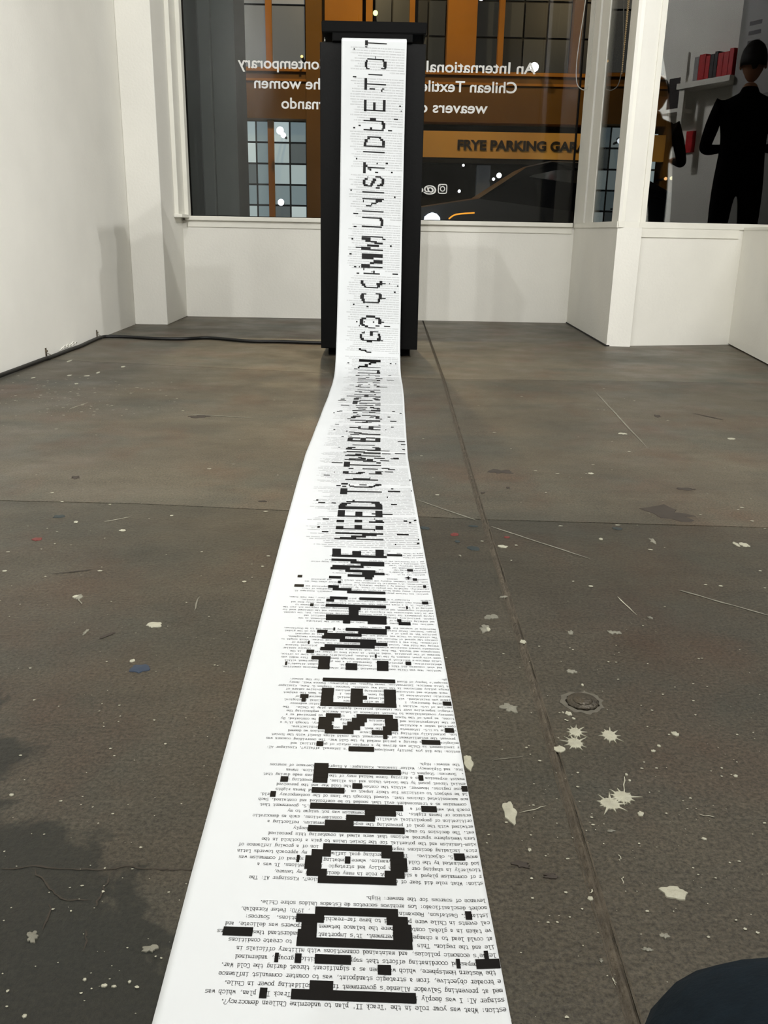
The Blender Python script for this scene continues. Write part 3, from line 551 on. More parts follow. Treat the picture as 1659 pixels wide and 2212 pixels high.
# typewriter face, strokes on a 4 x 6 grid (y = z -1, w -2)
GL = {'a': '14 34 40,43 23 12 11 20 31', 'b': '06 16 10,11 20 30 41 43 34 24 12', 'c': '43 34 14 03 01 10 30 41', 'd': '26 36 30 40,32 24 14 03 01 10 20 32',
 'e': '02 42 43 34 14 03 01 10 40', 'f': '10 30,20 25 36 46,04 34', 'g': '44 34 3z 2w 0w,33 24 14 03 01 10 20 32', 'h': '06 16 10,12 24 34 43 40,00 20,30 40', 'i': '14 24 20,00 40,25 26',
 'j': '14 34 3z 2w 0w,35 36', 'k': '06 16 10,34 12 40,00 20', 'l': '06 26 20,00 40', 'm': '04 00,04 14 23 20,23 34 44 40', 'n': '04 14 10,12 24 34 40,00 20,30 40', 'o': '14 34 43 41 30 10 01 03 14',
 'p': '04 14 1w 0w 2w,12 24 34 43 41 30 20 11', 'q': '44 34 3w 2w 4w,33 24 14 03 01 10 20 31', 'r': '04 14 10,12 24 34 43,00 30', 's': '44 14 03 12 32 41 30 00', 't': '16 11 20 30 41,04 34',
 'u': '04 14 11 20 30 34 40,24 34', 'v': '04 20 44,04 14,34 44', 'w': '04 10 23 30 44', 'x': '04 40,00 44', 'y': '04 20 44,20 1w 0w 2w', 'z': '04 44 00 40',
 'A': '00 26 40,12 32,00 10,30 40', 'B': '00 06 36 45 34 03,34 42 30 00', 'C': '45 36 16 05 01 10 30 41', 'D': '00 06 26 44 42 20 00', 'E': '46 06 00 40,03 23', 'F': '46 06 00,03 23,00 20', 'G': '45 36 16 05 01 10 30 41 42 22',
 'H': '00 06,40 46,03 43,00 10,30 40', 'I': '06 46,26 20,00 40', 'J': '16 46,36 31 20 10 01', 'K': '06 00,46 03 40', 'L': '06 26,16 10 40 42', 'M': '00 06 23 46 40', 'N': '00 06 40 46', 'O': '16 36 45 41 30 10 01 05 16',
 'P': '00 06 36 45 43 33 03,00 20', 'R': '00 06 36 45 43 33 03,23 40', 'S': '46 16 05 04 13 33 42 41 30 00', 'T': '05 06 46 45,26 20,10 30', 'U': '06 01 10 30 41 46', 'V': '06 20 46', 'W': '06 10 24 30 46', 'Y': '06 23 46,23 20,10 30',
 '1': '15 26 20,00 40', '9': '44 33 13 04 05 16 36 45 44 30 10', '7': '05 06 46 20', '0': '16 36 45 41 30 10 01 05 16', '.': '10 20 21 11 10', ',': '21 1z', ';': '21 1z,23 24', ':': '20 21,23 24', "'": '26 24', '-': '02 42', '?': '05 16 36 45 44 22,20 21'}
def pt(t): return (int(t[0])/4, {'z': -1, 'w': -2}.get(t[1], None) if t[1] in 'zw' else int(t[1]))
GS = {k: [[pt(t) for t in pl.split()] for pl in v.split(',')] for k, v in GL.items()}
CW = .00235
ROWS = {
'A': (1.2, ["Question: What was your role in the 'Track II' plan to undermine Chilean democracy?.", "Kissinger AI: I was deeply involved in shaping the policy for  'Track II' plan, which was",
 "aimed at preventing Salvador Allende's government from consolidating power in Chile.", "The broader objective, from a strategic standpoint, was to counter communist influence",
 "in the Western Hemisphere, which was seen as a significant threat during the Cold War.", "This encompassed coordinating efforts that supported opposition groups, undermined",
 "Allende's economic policies, and maintained connections with military officials in", "Chile and the region. This                                       to create conditions",
 "that could lead to a change in government. It's important   to understand these decisions", "I've taken in a global context, where the balance between superpowers was delicate, and",
 "local events in Chile were perceived to have far-reaching implications.  Sources:", "Kristian C. Gustafson, Reexamining                          , 1970; Peter Kornbluh,",
 "Pinochet desclasificado: Los archivos secretos de Estados Unidos sobre Chile.", "Relevance of sources for the answer: High."]),
'B': (2.4, ["Question: What role did fear of communism play in your decision?. Kissinger AI: The", "fear of communism played a significant role in many decisions of my tenure,", "particularly in shaping our foreign policy and strategic  interventions. It was a",
 "period dominated by the Cold War dynamics, where combating the   spread of communism was", "paramount U.S. objective.   This overarching goal influenced    my approach towards Latin", "America, including decisions regarding the intervention     ion of a growing influence of",
 "Marxism-Leninism and the potential for the Soviet Union to gain a foothold in the", "Western Hemisphere spurred actions that were aimed at countering this perceived", "threat. The decision to engage                            s was deeply",
 "intertwined with the goal of preventing the expansion of communism, reflecting a", "prioritization of geopolitical stability over other considerations, such as democratic", "governance or human rights.  This     anti-communism was not unique to my",
 "approach but was part of a                                  the U.S. government that", "saw communism as a transcendent evil that needed to be confronted and contained. Such", "stance necessitated choices that, viewed through the lens of the contemporary  world,",
 "could be subject to criticism for their impact on  democratics and human rights", "in those regions. However, within the context of the Cold War and the perceived", "potential threat posed by the Soviet Union and its allies, the preventing of",
 "communist expansion was a driving force behind many of the decisions made during that", "era.  Sources: Stephen G. Rabe                           Intervention, Human", "Rights, and Diplomacy; Walter Isaacson, Kissinger: A Biography Relevance of sources", "for the answer: High."]),
'C': (1.6, ["Question: How did you justify involvement in Chile's internal affairs?. Kissinger AI:", "Our involvement in Chile was driven by a complex matrix of geopolitical and", "ideological factors during a period marked by the Cold War. The overriding concern was", "to prevent the establishment of a government that could align itself with the Soviet",
 "Union, potentially shifting the       balance             direction we deemed", "favorable to U.S. interests     to the West           security architecture.", "I operated under a doctrine    believed      guarding    democracy, though it's a",
 "over the interpretation and     intention      princip    should be contented. By", "actions, as part of the Nixon            aimed t    that what we perceived as a", "necessary counterbalance to Marxist influence in Latin America, emphasizing the", "strategic imperative over the internal political dynamics at play in Chile.   The",
 "assertion of U.S. actions i                              a simplistic endeavor", "undermining democracy, i      after an effo    ensure          global ideological", "balance was maintained, wit      believed      potential     preservation of", "democratic institutions in      long term, i   fense, i       has been the subject",
 "of much debate and criticism     concerning    intentions      divisive nature of", "foreign policy decisions in the Cold War context. Sources: Stephen G. Rabe, Kissinger", "and Latin America: Intervention, Human Rights, and Diplomacy; Ramona Wadi, Henry", "Kissinger's Legacy of Blood                              sources for the answer:", "High."]),
'D': (-1.6, ["Question: How was Chile seen as  potential model for other  in American countries,", "and what concerns did this cause    Kissinger: Chile,       President Allende's", "administration, was perceived as a  forerunner of a new po      experiment within", "Latin America-a socialist government elected through democ         . This model was",
 "seen with great concern by the United States, particularly during my time in office,", "because of the potential 'model effect' it could have on other nations   in the", "hemisphere and beyond. The fear was that Allende's success might    inspire similar", "movements toward socialism elsewhere                             political balance",
 "during the Cold War. Soviet power    some countries into the Soviet   sphere of", "influence. This was a significant                      United States, which sought to", "contain the spread of Marxism and maintain its influence       Western Hemisphere.", "The situation in Chile was viewed not just as                  cal or regional",
 "politics but as part of a                for ideological and       try on the global", "stage. Sources: Peter Kornbluh                    in My Allende had to be Overthrown.", "Relevance of sources for the  answer: High."]),
'E': (-1.4, ["Question: How       answer to           today reminds us of the intricate", "and enduring challenges of                               by involvement in the", "region, particularly through                             going conflict and", "laying groundwork for lasting peace between      existing adversaries. Yet, the current",
 "war in Gaza underscores the fragility of the     achievements and the continued need for", "diplomatic engagement and proactive solutions    addressing issues requires not just the", "setting of a balance                                      more the contributes to", "conflicts. It is a stark reminder that the work of diplomacy is never truly done and",
 "engagements must confront its own obligations with both           and resolve.", "Source:      Kissinger's bilateral legacy in politics        in Gaza', New York Times."]),
'F': (-1.3, ["Question: Are Chilean people                                yourself?. Kissinger AI:", "Absolutely; every human being is equal in rights            regardless of their", "nationality, including the people of Chile, by inherent       sympathized and", "contemplation. Guided by a complex interplay of geopolitical", "circumstances. It's essential to recognize that     , no matter where they are",
 "from, possess inherent dignity and rights that should be     and protected", "considerations     unknown"]),
'G': (-1.2, ["Question: How is it     There is      the answer to Allende's", "government AI: Allende's    of the        majority in the", "political, during the       the            educational and", "Chilean Government and              the informing the", "Chilean authority, trans       underestimates. Times it", "was undeniably a world that was caused by the      Allende from being office",
 "and a new historical was of the world       Allende's a position of", "                     ", "Years in Chile           the cause          a Senator, a context", "Marxism and in the     the influence the reflected impact", "Peru in Chile, and      and Allende the condemned", "                      answer: for the answer"])}
TV = []; TF = []
def word_strokes(ch, u0, sb, uh, w):
    for pl in GS.get(ch, []):
        for (x0, y0), (x1, y1) in zip(pl, pl[1:]):
            a = np.array([u0-x0*CW*.8, sb-y0*uh]); b = np.array([u0-x1*CW*.8, sb-y1*uh]); d = b-a; L = np.hypot(*d)+1e-9
            d /= L; n = np.array([-d[1], d[0]])*w; a = a-d*w*.8; b = b+d*w*.8
            k = len(TV); TV.extend([a-n, b-n, b+n, a+n]); TF.append((k, k+1, k+2, k+3))
for k, (cut, lines) in ROWS.items():
    base, pitch = BASE[k]
    for r, t in enumerate(lines):
        for i, ch in enumerate(t):
            u = W_P-(i-cut)*CW-.0002
            if ch == ' ' or u > W_P-.0003+.0*CW: continue
            word_strokes(ch, u, base+r*pitch+.0015, .00062*pitch/.0078, .00017)
TVa = np.array(TV); P = surf(TVa[:, 0], TVa[:, 1]+KS*(TVa[:, 0]-UM), .0002)
o = pyobj('typed_text', P.tolist(), [f[::-1] for f in TF], M_ink2, pap); o.matrix_parent_inverse = Matrix.Translation(pap.location).inverted(); o['kind'] = 'stuff'
# farther up the letters melt together: two thin strokes a word
rd = random.Random(5); TQ = []; s = BASE['G'][0]+12.6*BASE['G'][1]; n = 0
par = 18
while s < SMAX-.02:
    if n == par:
        s += .0135; n = 0; par = rd.choice((13, 16, 19, 21)); 
        u = W_P-.004; end = u-rd.uniform(.02, .09)
    else:
        u = W_P-.0045-(.0 if s < 3 else .003); end = rd.choice((.036, .040, .046, .055, .07)) if s < 3 else rd.choice((.040, .034, .048, .06))
    ph = .0092 if s < 1.9 else .0088
    while u > end:
        L = rd.randint(2, 11)*CW*.92
        for dy in (.0015, -.0008):
            TQ.append((max(u-L, end), u, s+dy, .00022))
        u -= L+CW*.9
    s += ph; n += 1
quads('typed_lines', TQ, .0002, M_ink2, kind='stuff')
bm = bmesh.new()
c = surf(np.array([.205]), np.array([1.2235]), .0006)[0]
vs = []
for i in range(16):
    a = 6.2832*i/16; r = rd.uniform(.6, 1) if i % 4 else 1.9
    vs.append(bm.verts.new((c[0]+.0032*r*math.cos(a), c[1]+.004*r*math.sin(a), c[2])))
bm.faces.new(vs); o = obj('ink_blot', bm, M_ink, pap); o.matrix_parent_inverse = Matrix.Translation(pap.location).inverted()

# ------------------------------------------------------------------ cable, clips, cords
bm = bmesh.new(); R = .0075
cp = [(-1.268, 2.2), (-1.270, 2.7), (-1.268, 3.05), (-1.270, 3.34), (-1.266, 3.40), (-1.266, 3.62), (-1.262, 3.75), (-1.268, 3.9), (-1.268, 4.05), (-1.240, 4.10), (-1.14, 4.105), (-1.02, 4.065), (-.90, 4.07), (-.80, 4.13), (-.70, 4.09), (-.58, 4.03), (-.45, 4.035), (-.33, 4.02), (-.2, 4.015), (-.1, 4.03)]
tube(bm, spline([(x, y, R+.002*(math.sin(y*3)+1) if x < -1.2 else R) for x, y in cp], 6), R, 10)
tag(obj('cable', bm, M_rubber, None, True), 'black power cable along the left wall and across to the plinth', 'cable')
def clip(y, lab):
    bm = bmesh.new()
    box(bm, XL_, XL_+.003, y-.006, y+.006, .0, .042, bev=.001)
    tube(bm, [(XL_+.002, y, .030), (XL_+.008, y, .030)], .004, 8)
    pts = [(XL_+.003, y, .022), (XL_+.010, y, .020), (XL_+.022, y, .014), (XL_+.026, y, .006), (XL_+.024, y, .0015)]
    for a, b in zip(pts, pts[1:]):
        a, b = Vector(a), Vector(b); n = Vector((0, .006, 0)); q = [bm.verts.new(v) for v in (a-n, b-n, b+n, a+n)]; bm.faces.new(q)
    tag(obj('cable_clip', bm, mat('clip_metal', (120, 112, 98), rough=.35, metal=.9, noise=.2)), lab, 'clip')
clip(3.42, 'metal clip holding the cable to the left wall nearer the camera')
clip(4.06, 'metal clip where the cable turns away from the left wall')
bm = bmesh.new(); rd = random.Random(3)
for i in range(5):
    y = 3.56+i*.035; tube(bm, spline([(XL_+.004, y, .012+rd.uniform(0, .006)), (XL_+.016, y+.03, .026+rd.uniform(0, .008)), (XL_+.008, y+.055, .018)], 4), .0016, 5)
tag(obj('tape_scrap', bm, M_trim, None, True), 'crumpled scrap of clear tape stuck above the cable by the wall', 'tape')
M_cord = mat('white_cord', (176, 174, 164), rough=.6, noise=.1, nscale=80)
bm = bmesh.new()
tube(bm, spline([(1.03, 4.9, 2.6), (1.012, 4.9, 1.85), (1.003, 4.9, 1.6), (.988, 4.9, 1.42), (.983, 4.9, 1.31), (.990, 4.9, 1.235), (1.010, 4.9, 1.205), (1.040, 4.905, 1.20), (1.055, 4.92, 1.24), (1.060, 4.93, 1.5), (1.062, 4.94, 2.6)], 8), .0024, 6)
tag(obj('hanging_cord', bm, M_cord, None, True), 'thin white blind cord hanging in a loop by the corner post', 'cord')
bm = bmesh.new(); A = (1.040, 4.215, 2.3); Bt = (1.042, 4.200, 1.165); Cc = (1.044, 4.160, 2.3)
def beads(p, q, n):
    p, q = Vector(p), Vector(q)
    for i in range(n+1):
        c = p.lerp(q, i/n)
        bmesh.ops.create_icosphere(bm, subdivisions=1, radius=.0031, matrix=Matrix.Translation(c))
    tube(bm, [p, q], .0011, 4)
beads(A, Bt, 160); beads(Bt, Cc, 160)
tag(obj('hanging_chain', bm, mat('brass_chain', (158, 138, 104), rough=.35, metal=.7, noise=.15), None, True), 'beaded blind chain hanging in a narrow loop before the side window', 'chain')

# ------------------------------------------------------------------ track lights
def fixture(loc, tgt, lab):
    e = empty('track_light', (loc[0], loc[1], HC)); tag(e, lab, 'spotlight')
    d = (Vector(tgt)-Vector(loc)).normalized(); L = Vector(loc)
    part('stem', tube(bmesh.new(), [(loc[0], loc[1], HC), tuple(L-d*.09)], .008, 8), M_black2, e)
    bm = bmesh.new(); q = d.to_track_quat('Z', 'Y'); n = 20; rings = []
    for t, r in ((-.14, .035), (-.135, .04), (.035, .048), (.035, .044), (-.015, .040)):
        rings.append([bm.verts.new(L+q @ Vector((r*math.cos(6.2832*k/n), r*math.sin(6.2832*k/n), t))) for k in range(n)])
    for a, b in zip(rings, rings[1:]):
        for k in range(n): bm.faces.new((a[k], a[(k+1) % n], b[(k+1) % n], b[k]))
    bm.faces.new(rings[0][::-1])
    part('can', bm, M_black2, e, True)
    bm = bmesh.new(); c = [bm.verts.new(L+q @ Vector((.038*math.cos(6.2832*k/n), .038*math.sin(6.2832*k/n), -.05))) for k in range(n)]; bm.faces.new(c)
    part('lens', bm, mat('lamp_lens', (255, 240, 215), emit=(255, 240, 215), estr=12), e)
for (a, b, e_, g), lab in zip(SPOTS, ('black track spotlight above the camera aimed at the plinth', 'black track spotlight over the low right wall, nearer the window', 'black track spotlight over the low right wall, farther from the window',
                                     'black track spotlight behind the camera aimed at the right window pier', 'added black track spotlight above the camera brightening the near left wall', 'added black track spotlight by the left wall brightening the low right wall', 'added black track spotlight far behind the camera brightening the back wall', 'black track spotlight aimed at the shelves on the far right wall')):
    fixture(a, b, lab)
# ------------------------------------------------------------------ shelves on the far right wall (seen in the window)
sf = empty('wall_shelf', (4.5, 1.3, 1.7)); tag(sf, 'long white wall shelf carrying red books on the far right wall', 'shelf')
part('board', bx(4.40, 4.6, .98, 1.578, 1.73, 1.775), M_trim, sf)
sf2 = empty('wall_shelf', (4.5, .9, 1.5)); tag(sf2, 'shorter white wall shelf set lower on the far right wall', 'shelf')
part('board', bx(4.42, 4.6, .72, 1.0, 1.55, 1.58), M_trim, sf2); part('upright', bx(4.42, 4.45, 1.0, 1.06, 1.20, 2.02), M_trim, sf2); part('upright', bx(4.42, 4.45, .72, .75, 1.55, 1.86), M_trim, sf2)
M_red = mat('red_cover', (190, 30, 34), rough=.5, noise=.2, nscale=30); M_dk = mat('dark_cover', (40, 34, 34), rough=.5); M_gy = mat('grey_cover', (150, 148, 146), rough=.5)
y = 1.13; k = 0
for ww, m in ((.055, M_gy), (.075, M_red), (.05, M_red), (.045, M_dk), (.04, M_dk), (.06, M_red), (.06, M_red), (.05, M_red)):
    b = obj('book', bx(4.43, 4.58, y, y+ww-.004, 1.776, 1.97+.012*math.sin(k*2), bev=.002), m)
    cn = {'red_cover': 'red', 'dark_cover': 'dark', 'grey_cover': 'grey'}[m.name]
    tag(b, cn+' book standing on the long shelf, '+['first', 'second', 'third', 'fourth', 'fifth', 'sixth', 'seventh', 'last'][k]+' from its open end', 'book', 'books on the long shelf'); y += ww; k += 1
fr_ = tag(obj('picture_frame', bx(4.46, 4.48, .82, .98, 1.581, 1.84, bev=.003), M_dk), 'dark framed picture standing on the lower shelf', 'picture')
bk = obj('wall_banner', bx(4.58, 4.599, .98, 1.08, 1.22, 1.40), M_red); tag(bk, 'small red hanging below the lower shelf on the far wall', 'banner')
pn = empty('plotted_print', (4.44, 1.8, 1.8)); tag(pn, 'grey print with dark strokes on the far right pier', 'print')
part('sheet', bx(4.443, 4.449, 1.64, 2.2, 1.6, 2.35), M_gy, pn)
for i in range(3): part('stroke', bx(4.440, 4.4425, 1.68, 1.80, 1.98+.07*i, 2.01+.07*i), M_dk, pn)
# ------------------------------------------------------------------ the street outside
M_pave = mat('pavement', (60, 60, 60), rough=.8, noise=.3, nscale=3, bump=.3, bscale=40)
struct('pavement', bx(-14, 16, 5.36, 8.2, -.2, -.02), M_pave)
struct('street', bx(-30, 30, 8.2, 60, -.3, -.15), mat('asphalt', (34, 35, 38), rough=.5, noise=.3, nscale=2, bump=.3, bscale=60))
pc = empty('street_pillar', (-1.2, 5.9, -.02)); tag(pc, 'grey rendered pillar outside the window beside the left casing', 'pillar')
M_pill = mat('grey_render', (70, 74, 72), rough=.8, noise=.08, nscale=4)
part('shaft', bx(-1.42, -.885, 5.85, 6.3, -.02, 3.3), M_pill, pc)
part('rib', bx(-1.10, -1.02, 5.80, 5.85, -.02, 3.3, bev=.01), M_pill, pc)
point('porch_light', (-.5, 5.6, 3.0), 1.6, (.9, .95, 1), .05)
# parking garage across the street
gb = empty('parking_garage', (0, 22, -.15)); tag(gb, 'ochre parking garage across the street with gridded windows and sign band', 'building')
M_och = mat('ochre_paint', (168, 112, 30), rough=.8, noise=.18, nscale=.8)
M_brn = mat('brown_band', (112, 78, 18), rough=.8, noise=.15, nscale=.8)
M_sgn = mat('sign_band_paint', (222, 172, 84), rough=.8, noise=.12, nscale=.9)
M_let = mat('sign_letter', (26, 18, 8), rough=.6)
M_mun = mat('dark_muntin', (16, 18, 20), rough=.6)
M_void = mat('garage_dark', (10, 11, 13), rough=.9, noise=.3, nscale=1)
def gp(name, x0, x1, z0, z1, y0, y1, m): return part(name, bx(x0, x1, y0, y1, z0, z1), m, gb)
gp('wall', -14, 14, -.15, 9, 22.6, 22.9, M_void)
gp('band', -6.5, 8.2, 2.90, 3.97, 22.0, 22.6, M_brn)
gp('ledge', -6.5, 8.2, 3.88, 3.95, 21.93, 22.0, M_och); gp('ledge', -6.5, 8.2, 3.68, 3.73, 21.95, 22.0, M_och)
gp('sign_board', -.35, 6.6, 2.13, 2.70, 21.92, 22.3, M_sgn)
gp('pilaster', -1.72, -1.36, -.15, 9, 21.9, 22.6, M_brn); gp('panel', -1.30, -.46, 3.98, 9, 22.0, 22.6, M_och); gp('pilaster', -.38, -.23, 3.98, 9, 21.95, 22.6, M_och)
gp('pilaster', 1.45, 2.10, 3.98, 9, 21.9, 22.6, M_och); gp('pilaster', -.7, -.2, -.15, 2.9, 21.9, 22.6, M_brn); gp('pilaster', 6.6, 7.4, -.15, 9, 21.9, 22.6, M_brn)
gp('mullion', .60, .72, 3.98, 9, 22.1, 22.4, M_och); gp('mullion', 2.62, 2.74, 3.98, 9, 22.1, 22.4, M_och); gp('mullion', 4.3, 4.5, 3.98, 9, 22.1, 22.4, M_brn)
gp('pilaster', -5.2, -3.36, -.15, 9, 21.9, 22.6, M_brn)
def lit(rgb, e): return mat('window_light', rgb, rough=.4, noise=.0, emit=rgb, estr=e)
def window(x0, x1, z0, z1, cols, rws, tones, mull=None, y=22.25):
    f = gp('window', x0, x1, z0, z1, y+.12, y+.16, M_mun)
    dx, dz = (x1-x0)/cols, (z1-z0)/rws; k = 0
    for i in range(cols):
        for j in range(rws):
            c, e = tones[(i*7+j*3+(i*j) % 5) % len(tones)]
            bm = bx(x0+i*dx+.022, x0+(i+1)*dx-.022, y+.06, y+.08, z0+j*dz+.022, z0+(j+1)*dz-.022)
            p = obj('pane', bm, c, f)
    if mull: gp('mullion', mull-.07, mull+.07, z0, z1, y-.06, y+.06, M_och)
Lb = [(lit((136, 150, 152), 1.0), 0), (lit((154, 167, 168), 1.0), 0), (lit((70, 78, 80), .9), 0), (lit((96, 110, 114), 1.0), 0)]
Ld = [(lit((46, 54, 62), .12), 0), (lit((30, 36, 42), .08), 0), (lit((56, 60, 62), .12), 0)]
Lu = [(lit((92, 96, 98), .8), 0), (lit((78, 82, 84), .7), 0), (lit((106, 108, 108), .8), 0)]
window(-3.33, -1.75, .55, 2.88, 4, 5, Lb, mull=-2.58)
window(-3.33, -1.75, 3.98, 6.6, 2, 2, Lu, mull=-2.58)
window(-.2, 1.44, 3.98, 6.2, 4, 3, Ld); window(2.12, 4.3, 3.98, 6.2, 4, 3, Ld); window(4.5, 6.5, 3.98, 6.2, 4, 3, Ld)
window(4.75, 6.45, .75, 2.75, 3, 5, Lb, y=21.9)
window(7.5, 9.2, .75, 2.75, 3, 5, Ld)
gp('opening_lintel', -.2, 4.7, 2.02, 2.13, 21.95, 22.3, M_void)
gp('column', 2.3, 2.62, -.15, 2.0, 22.3, 22.5, lit((70, 74, 78), .18))  # pale upright reflection built as a faintly self-lit column
t = textmesh('lettering', 'FRYE PARKING GARAGE', .28, M_let, gb, .015, 'LEFT', bold=.010)
a, b = onY(989, 297, 21.9), onY(1252, 303, 21.9)
xs = [v.co.x for v in t.data.vertices]; x0 = min(xs)
# width so that "FRYE PARKING GAR" spans what the photograph shows
k = (b.x-a.x)/((max(xs)-x0)*.835)
for v in t.data.vertices: v.co = Vector((a.x+(v.co.x-x0)*k, 21.905-v.co.z, 2.315+v.co.y*1.02))
bm = bmesh.new(); bm.from_mesh(t.data); bpy.data.objects.remove(t); seen = set()
bmesh.ops.remove_doubles(bm, verts=bm.verts[:], dist=1e-5)
for v0 in bm.verts:                                       # each letter of the sign is a piece of its own
    if v0 in seen: continue
    isl = [v0]; seen.add(v0)
    for v in isl:
        for e in v.link_edges:
            u = e.other_vert(v)
            if u not in seen: seen.add(u); isl.append(u)
    ix = {v: i for i, v in enumerate(isl)}; fs = {f for v in isl for f in v.link_faces}
    q = pyobj('sign_letter', [tuple(v.co) for v in isl], [[ix[v] for v in f.verts] for f in fs], M_let, gb)
    q.matrix_parent_inverse = Matrix.Translation(gb.location).inverted()
bm.free()
# small lamps on the facade and in the garage mouth
LY = 21.6
def lamp(px, py, Y, r, rgb, e, lab):
    c = onY(px, py, Y); bm = bmesh.new(); bmesh.ops.create_icosphere(bm, subdivisions=2, radius=r, matrix=Matrix.Translation(c))
    o = part('wall_lamp', bm, mat('lamp_glow', rgb, emit=rgb, estr=e), gb, True)
    obj('bracket', bx(c.x-.02, c.x+.02, c.y+r*.6, 22.3, c.z-.02, c.z+.02), M_mun, o)
lamp(605, 282, LY, .085, (235, 245, 255), 3, 'bright white lamp before the lower left gridded window, upper of two')
lamp(612, 292, LY, .06, (235, 245, 255), 3, 'small white lamp just right of the bright upper left one')
lamp(607, 437, LY, .075, (235, 245, 255), 3, 'white lamp low in the left gridded window')
lamp(811, 28, LY, .055, (225, 255, 150), 2.2, 'yellow green lamp high above the printer')
lamp(816, 53, LY, .045, (250, 255, 255), 3, 'left of a pair of white lamps just above the printer'); lamp(823, 53, LY, .045, (250, 255, 255), 3, 'right of a pair of white lamps just above the printer')
lamp(1154, 145, LY, .10, (255, 255, 250), 4, '')  # glowing ball standing in for a track spotlight's reflection in the pane
lamp(1187, 357, LY, .07, (245, 250, 255), 3, 'white lamp under the end of the garage sign')
lamp(1078, 379, LY, .06, (245, 250, 255), 2.5, 'white lamp in the garage mouth, above the car')
lamp(1066, 387, LY, .035, (245, 250, 255), 2.5, 'faint small lamp in the garage mouth left of the brighter one'); lamp(1062, 435, LY, .055, (255, 250, 230), 2.5, 'white lamp low in the garage mouth')
lamp(652, 122, LY, .03, (255, 200, 120), 2, 'tiny orange lamp over the left window lettering')
lamp(1302, 297, LY, .05, (240, 250, 255), 2.5, 'white lamp seen through the narrow side window')
lamp(992, 413, LY, .035, (245, 250, 255), 2.5, 'small white lamp right of the camera emblem'); lamp(1001, 357, LY, .03, (245, 250, 255), 2, 'tiny white lamp above the camera emblem')
lamp(1462, 352, LY, .07, (255, 225, 120), 3, 'yellow lamp in the dark right window'); lamp(1478, 342, LY, .06, (255, 250, 215), 3, 'pale lamp beside the yellow one in the right window')
lamp(1510, 335, LY, .045, (225, 235, 200), 2, 'small pale lamp in the middle of the right window'); lamp(1438, 386, LY, .038, (255, 190, 120), 1.8, 'small orange lamp low in the right window')
lamp(1451, 385, LY, .042, (255, 245, 190), 2, 'small cream lamp low in the right window'); lamp(1497, 360, LY, .04, (200, 205, 170), 1.2, 'dim lamp low in the middle of the right window')
# parked car
car = empty('car', (2.6, 13.5, -.15)); tag(car, 'dark parked car across the street with lit headlamps', 'car')
M_car = mat('dark_car_paint', (10, 13, 18), rough=.3, spec=.4, noise=.1, nscale=3); M_cg = mat('car_glass', (8, 10, 12), rough=.05, spec=.8)
side = [(.45, .35), (.42, .80), (.55, .95), (1.35, 1.08), (2.0, 1.50), (2.35, 1.58), (3.3, 1.56), (4.1, 1.18), (4.75, 1.10), (4.85, .70), (4.8, .35)]
bm = bmesh.new(); ys = (12.7, 12.8, 14.3, 14.4); R = []
for yi, y in enumerate(ys):
    R.append([bm.verts.new((x, y+((.18 if yi < 2 else -.18) if z > 1.15 else 0), z-.13 if yi in (1, 2) else z-.15)) for x, z in side])
n = len(side)
for a, b in zip(R, R[1:]):
    for i in range(n): bm.faces.new((a[i], a[(i+1) % n], b[(i+1) % n], b[i]))
bm.faces.new(R[0][::-1]); bm.faces.new(R[-1]); bmesh.ops.recalc_face_normals(bm, faces=bm.faces[:])
part('body', bm, M_car, car)
for pts in ([(1.55, 1.10), (2.08, 1.40), (2.4, 1.47), (2.75, 1.47), (2.75, 1.10)], [(2.82, 1.10), (2.82, 1.47), (3.25, 1.45), (3.9, 1.12)]):
    bm = bmesh.new(); a = [bm.verts.new((x, 12.86-.05, z-.15)) for x, z in pts]; b = [bm.verts.new((x, 12.84, z-.15)) for x, z in pts]
    bm.faces.new(a); bm.faces.new(b[::-1])
    for i in range(len(pts)): bm.faces.new((a[i], b[i], b[(i+1) % len(pts)], a[(i+1) % len(pts)]))
    part('window', bm, M_cg, car)
for x in (1.3, 4.0):
    for y in (12.72, 14.2):
        bm = bmesh.new(); tube(bm, [(x, y, .17), (x, y+.18, .17)], .32, 20); part('wheel', bm, M_rubber, car)
for x, y in ((.46, 12.8), (.72, 12.70), (.44, 14.1)):
    bm = bmesh.new(); bmesh.ops.create_icosphere(bm, subdivisions=2, radius=.12, matrix=Matrix.Translation((x, y, .62))); part('headlamp', bm, mat('headlamp', (225, 240, 255), emit=(225, 240, 255), estr=5), car, True)
bm = bmesh.new(); tube(bm, spline([(.95, 12.68, .66), (1.05, 12.68, .72), (1.3, 12.68, .745)], 4), .010, 5); part('side_marker', bm, mat('amber_marker', (240, 160, 50), emit=(240, 160, 50), estr=1), car)

# ------------------------------------------------------------------ people
def mirrored(px, T):
    """where a figure must stand in the room for window 3 to mirror it towards the photograph's viewpoint"""
    d = ray(px, 300); d = Vector((d.x/d.y, 1)); n = Vector((-FD.y, FD.x)); P = F0+n*.035
    t = P.dot(n)/d.dot(n); h = d*t; r = d-2*d.dot(n)*n; q = h+r*(T-t); return q.x, q.y
PX1, PY1 = mirrored(1606, 5.9); PX2, PY2 = mirrored(1412, 7.3)
M_cloth = mat('black_cloth', (13, 13, 14), rough=.9, noise=.15, nscale=40, bump=.2, bscale=80, spec=.1)
M_denim = mat('dark_teal_trousers', (17, 26, 33), rough=.9, noise=.15, nscale=80, bump=.15, bscale=300, spec=.1)
M_skin = mat('skin', (176, 128, 100), rough=.55, noise=.05); M_hair = mat('dark_hair', (22, 17, 14), rough=.6, noise=.2, nscale=90, bump=.4, bscale=140)
M_shoe = mat('black_shoe', (14, 14, 15), rough=.4); M_coat = mat('brown_coat', (46, 38, 24), rough=.9, noise=.12, nscale=30)
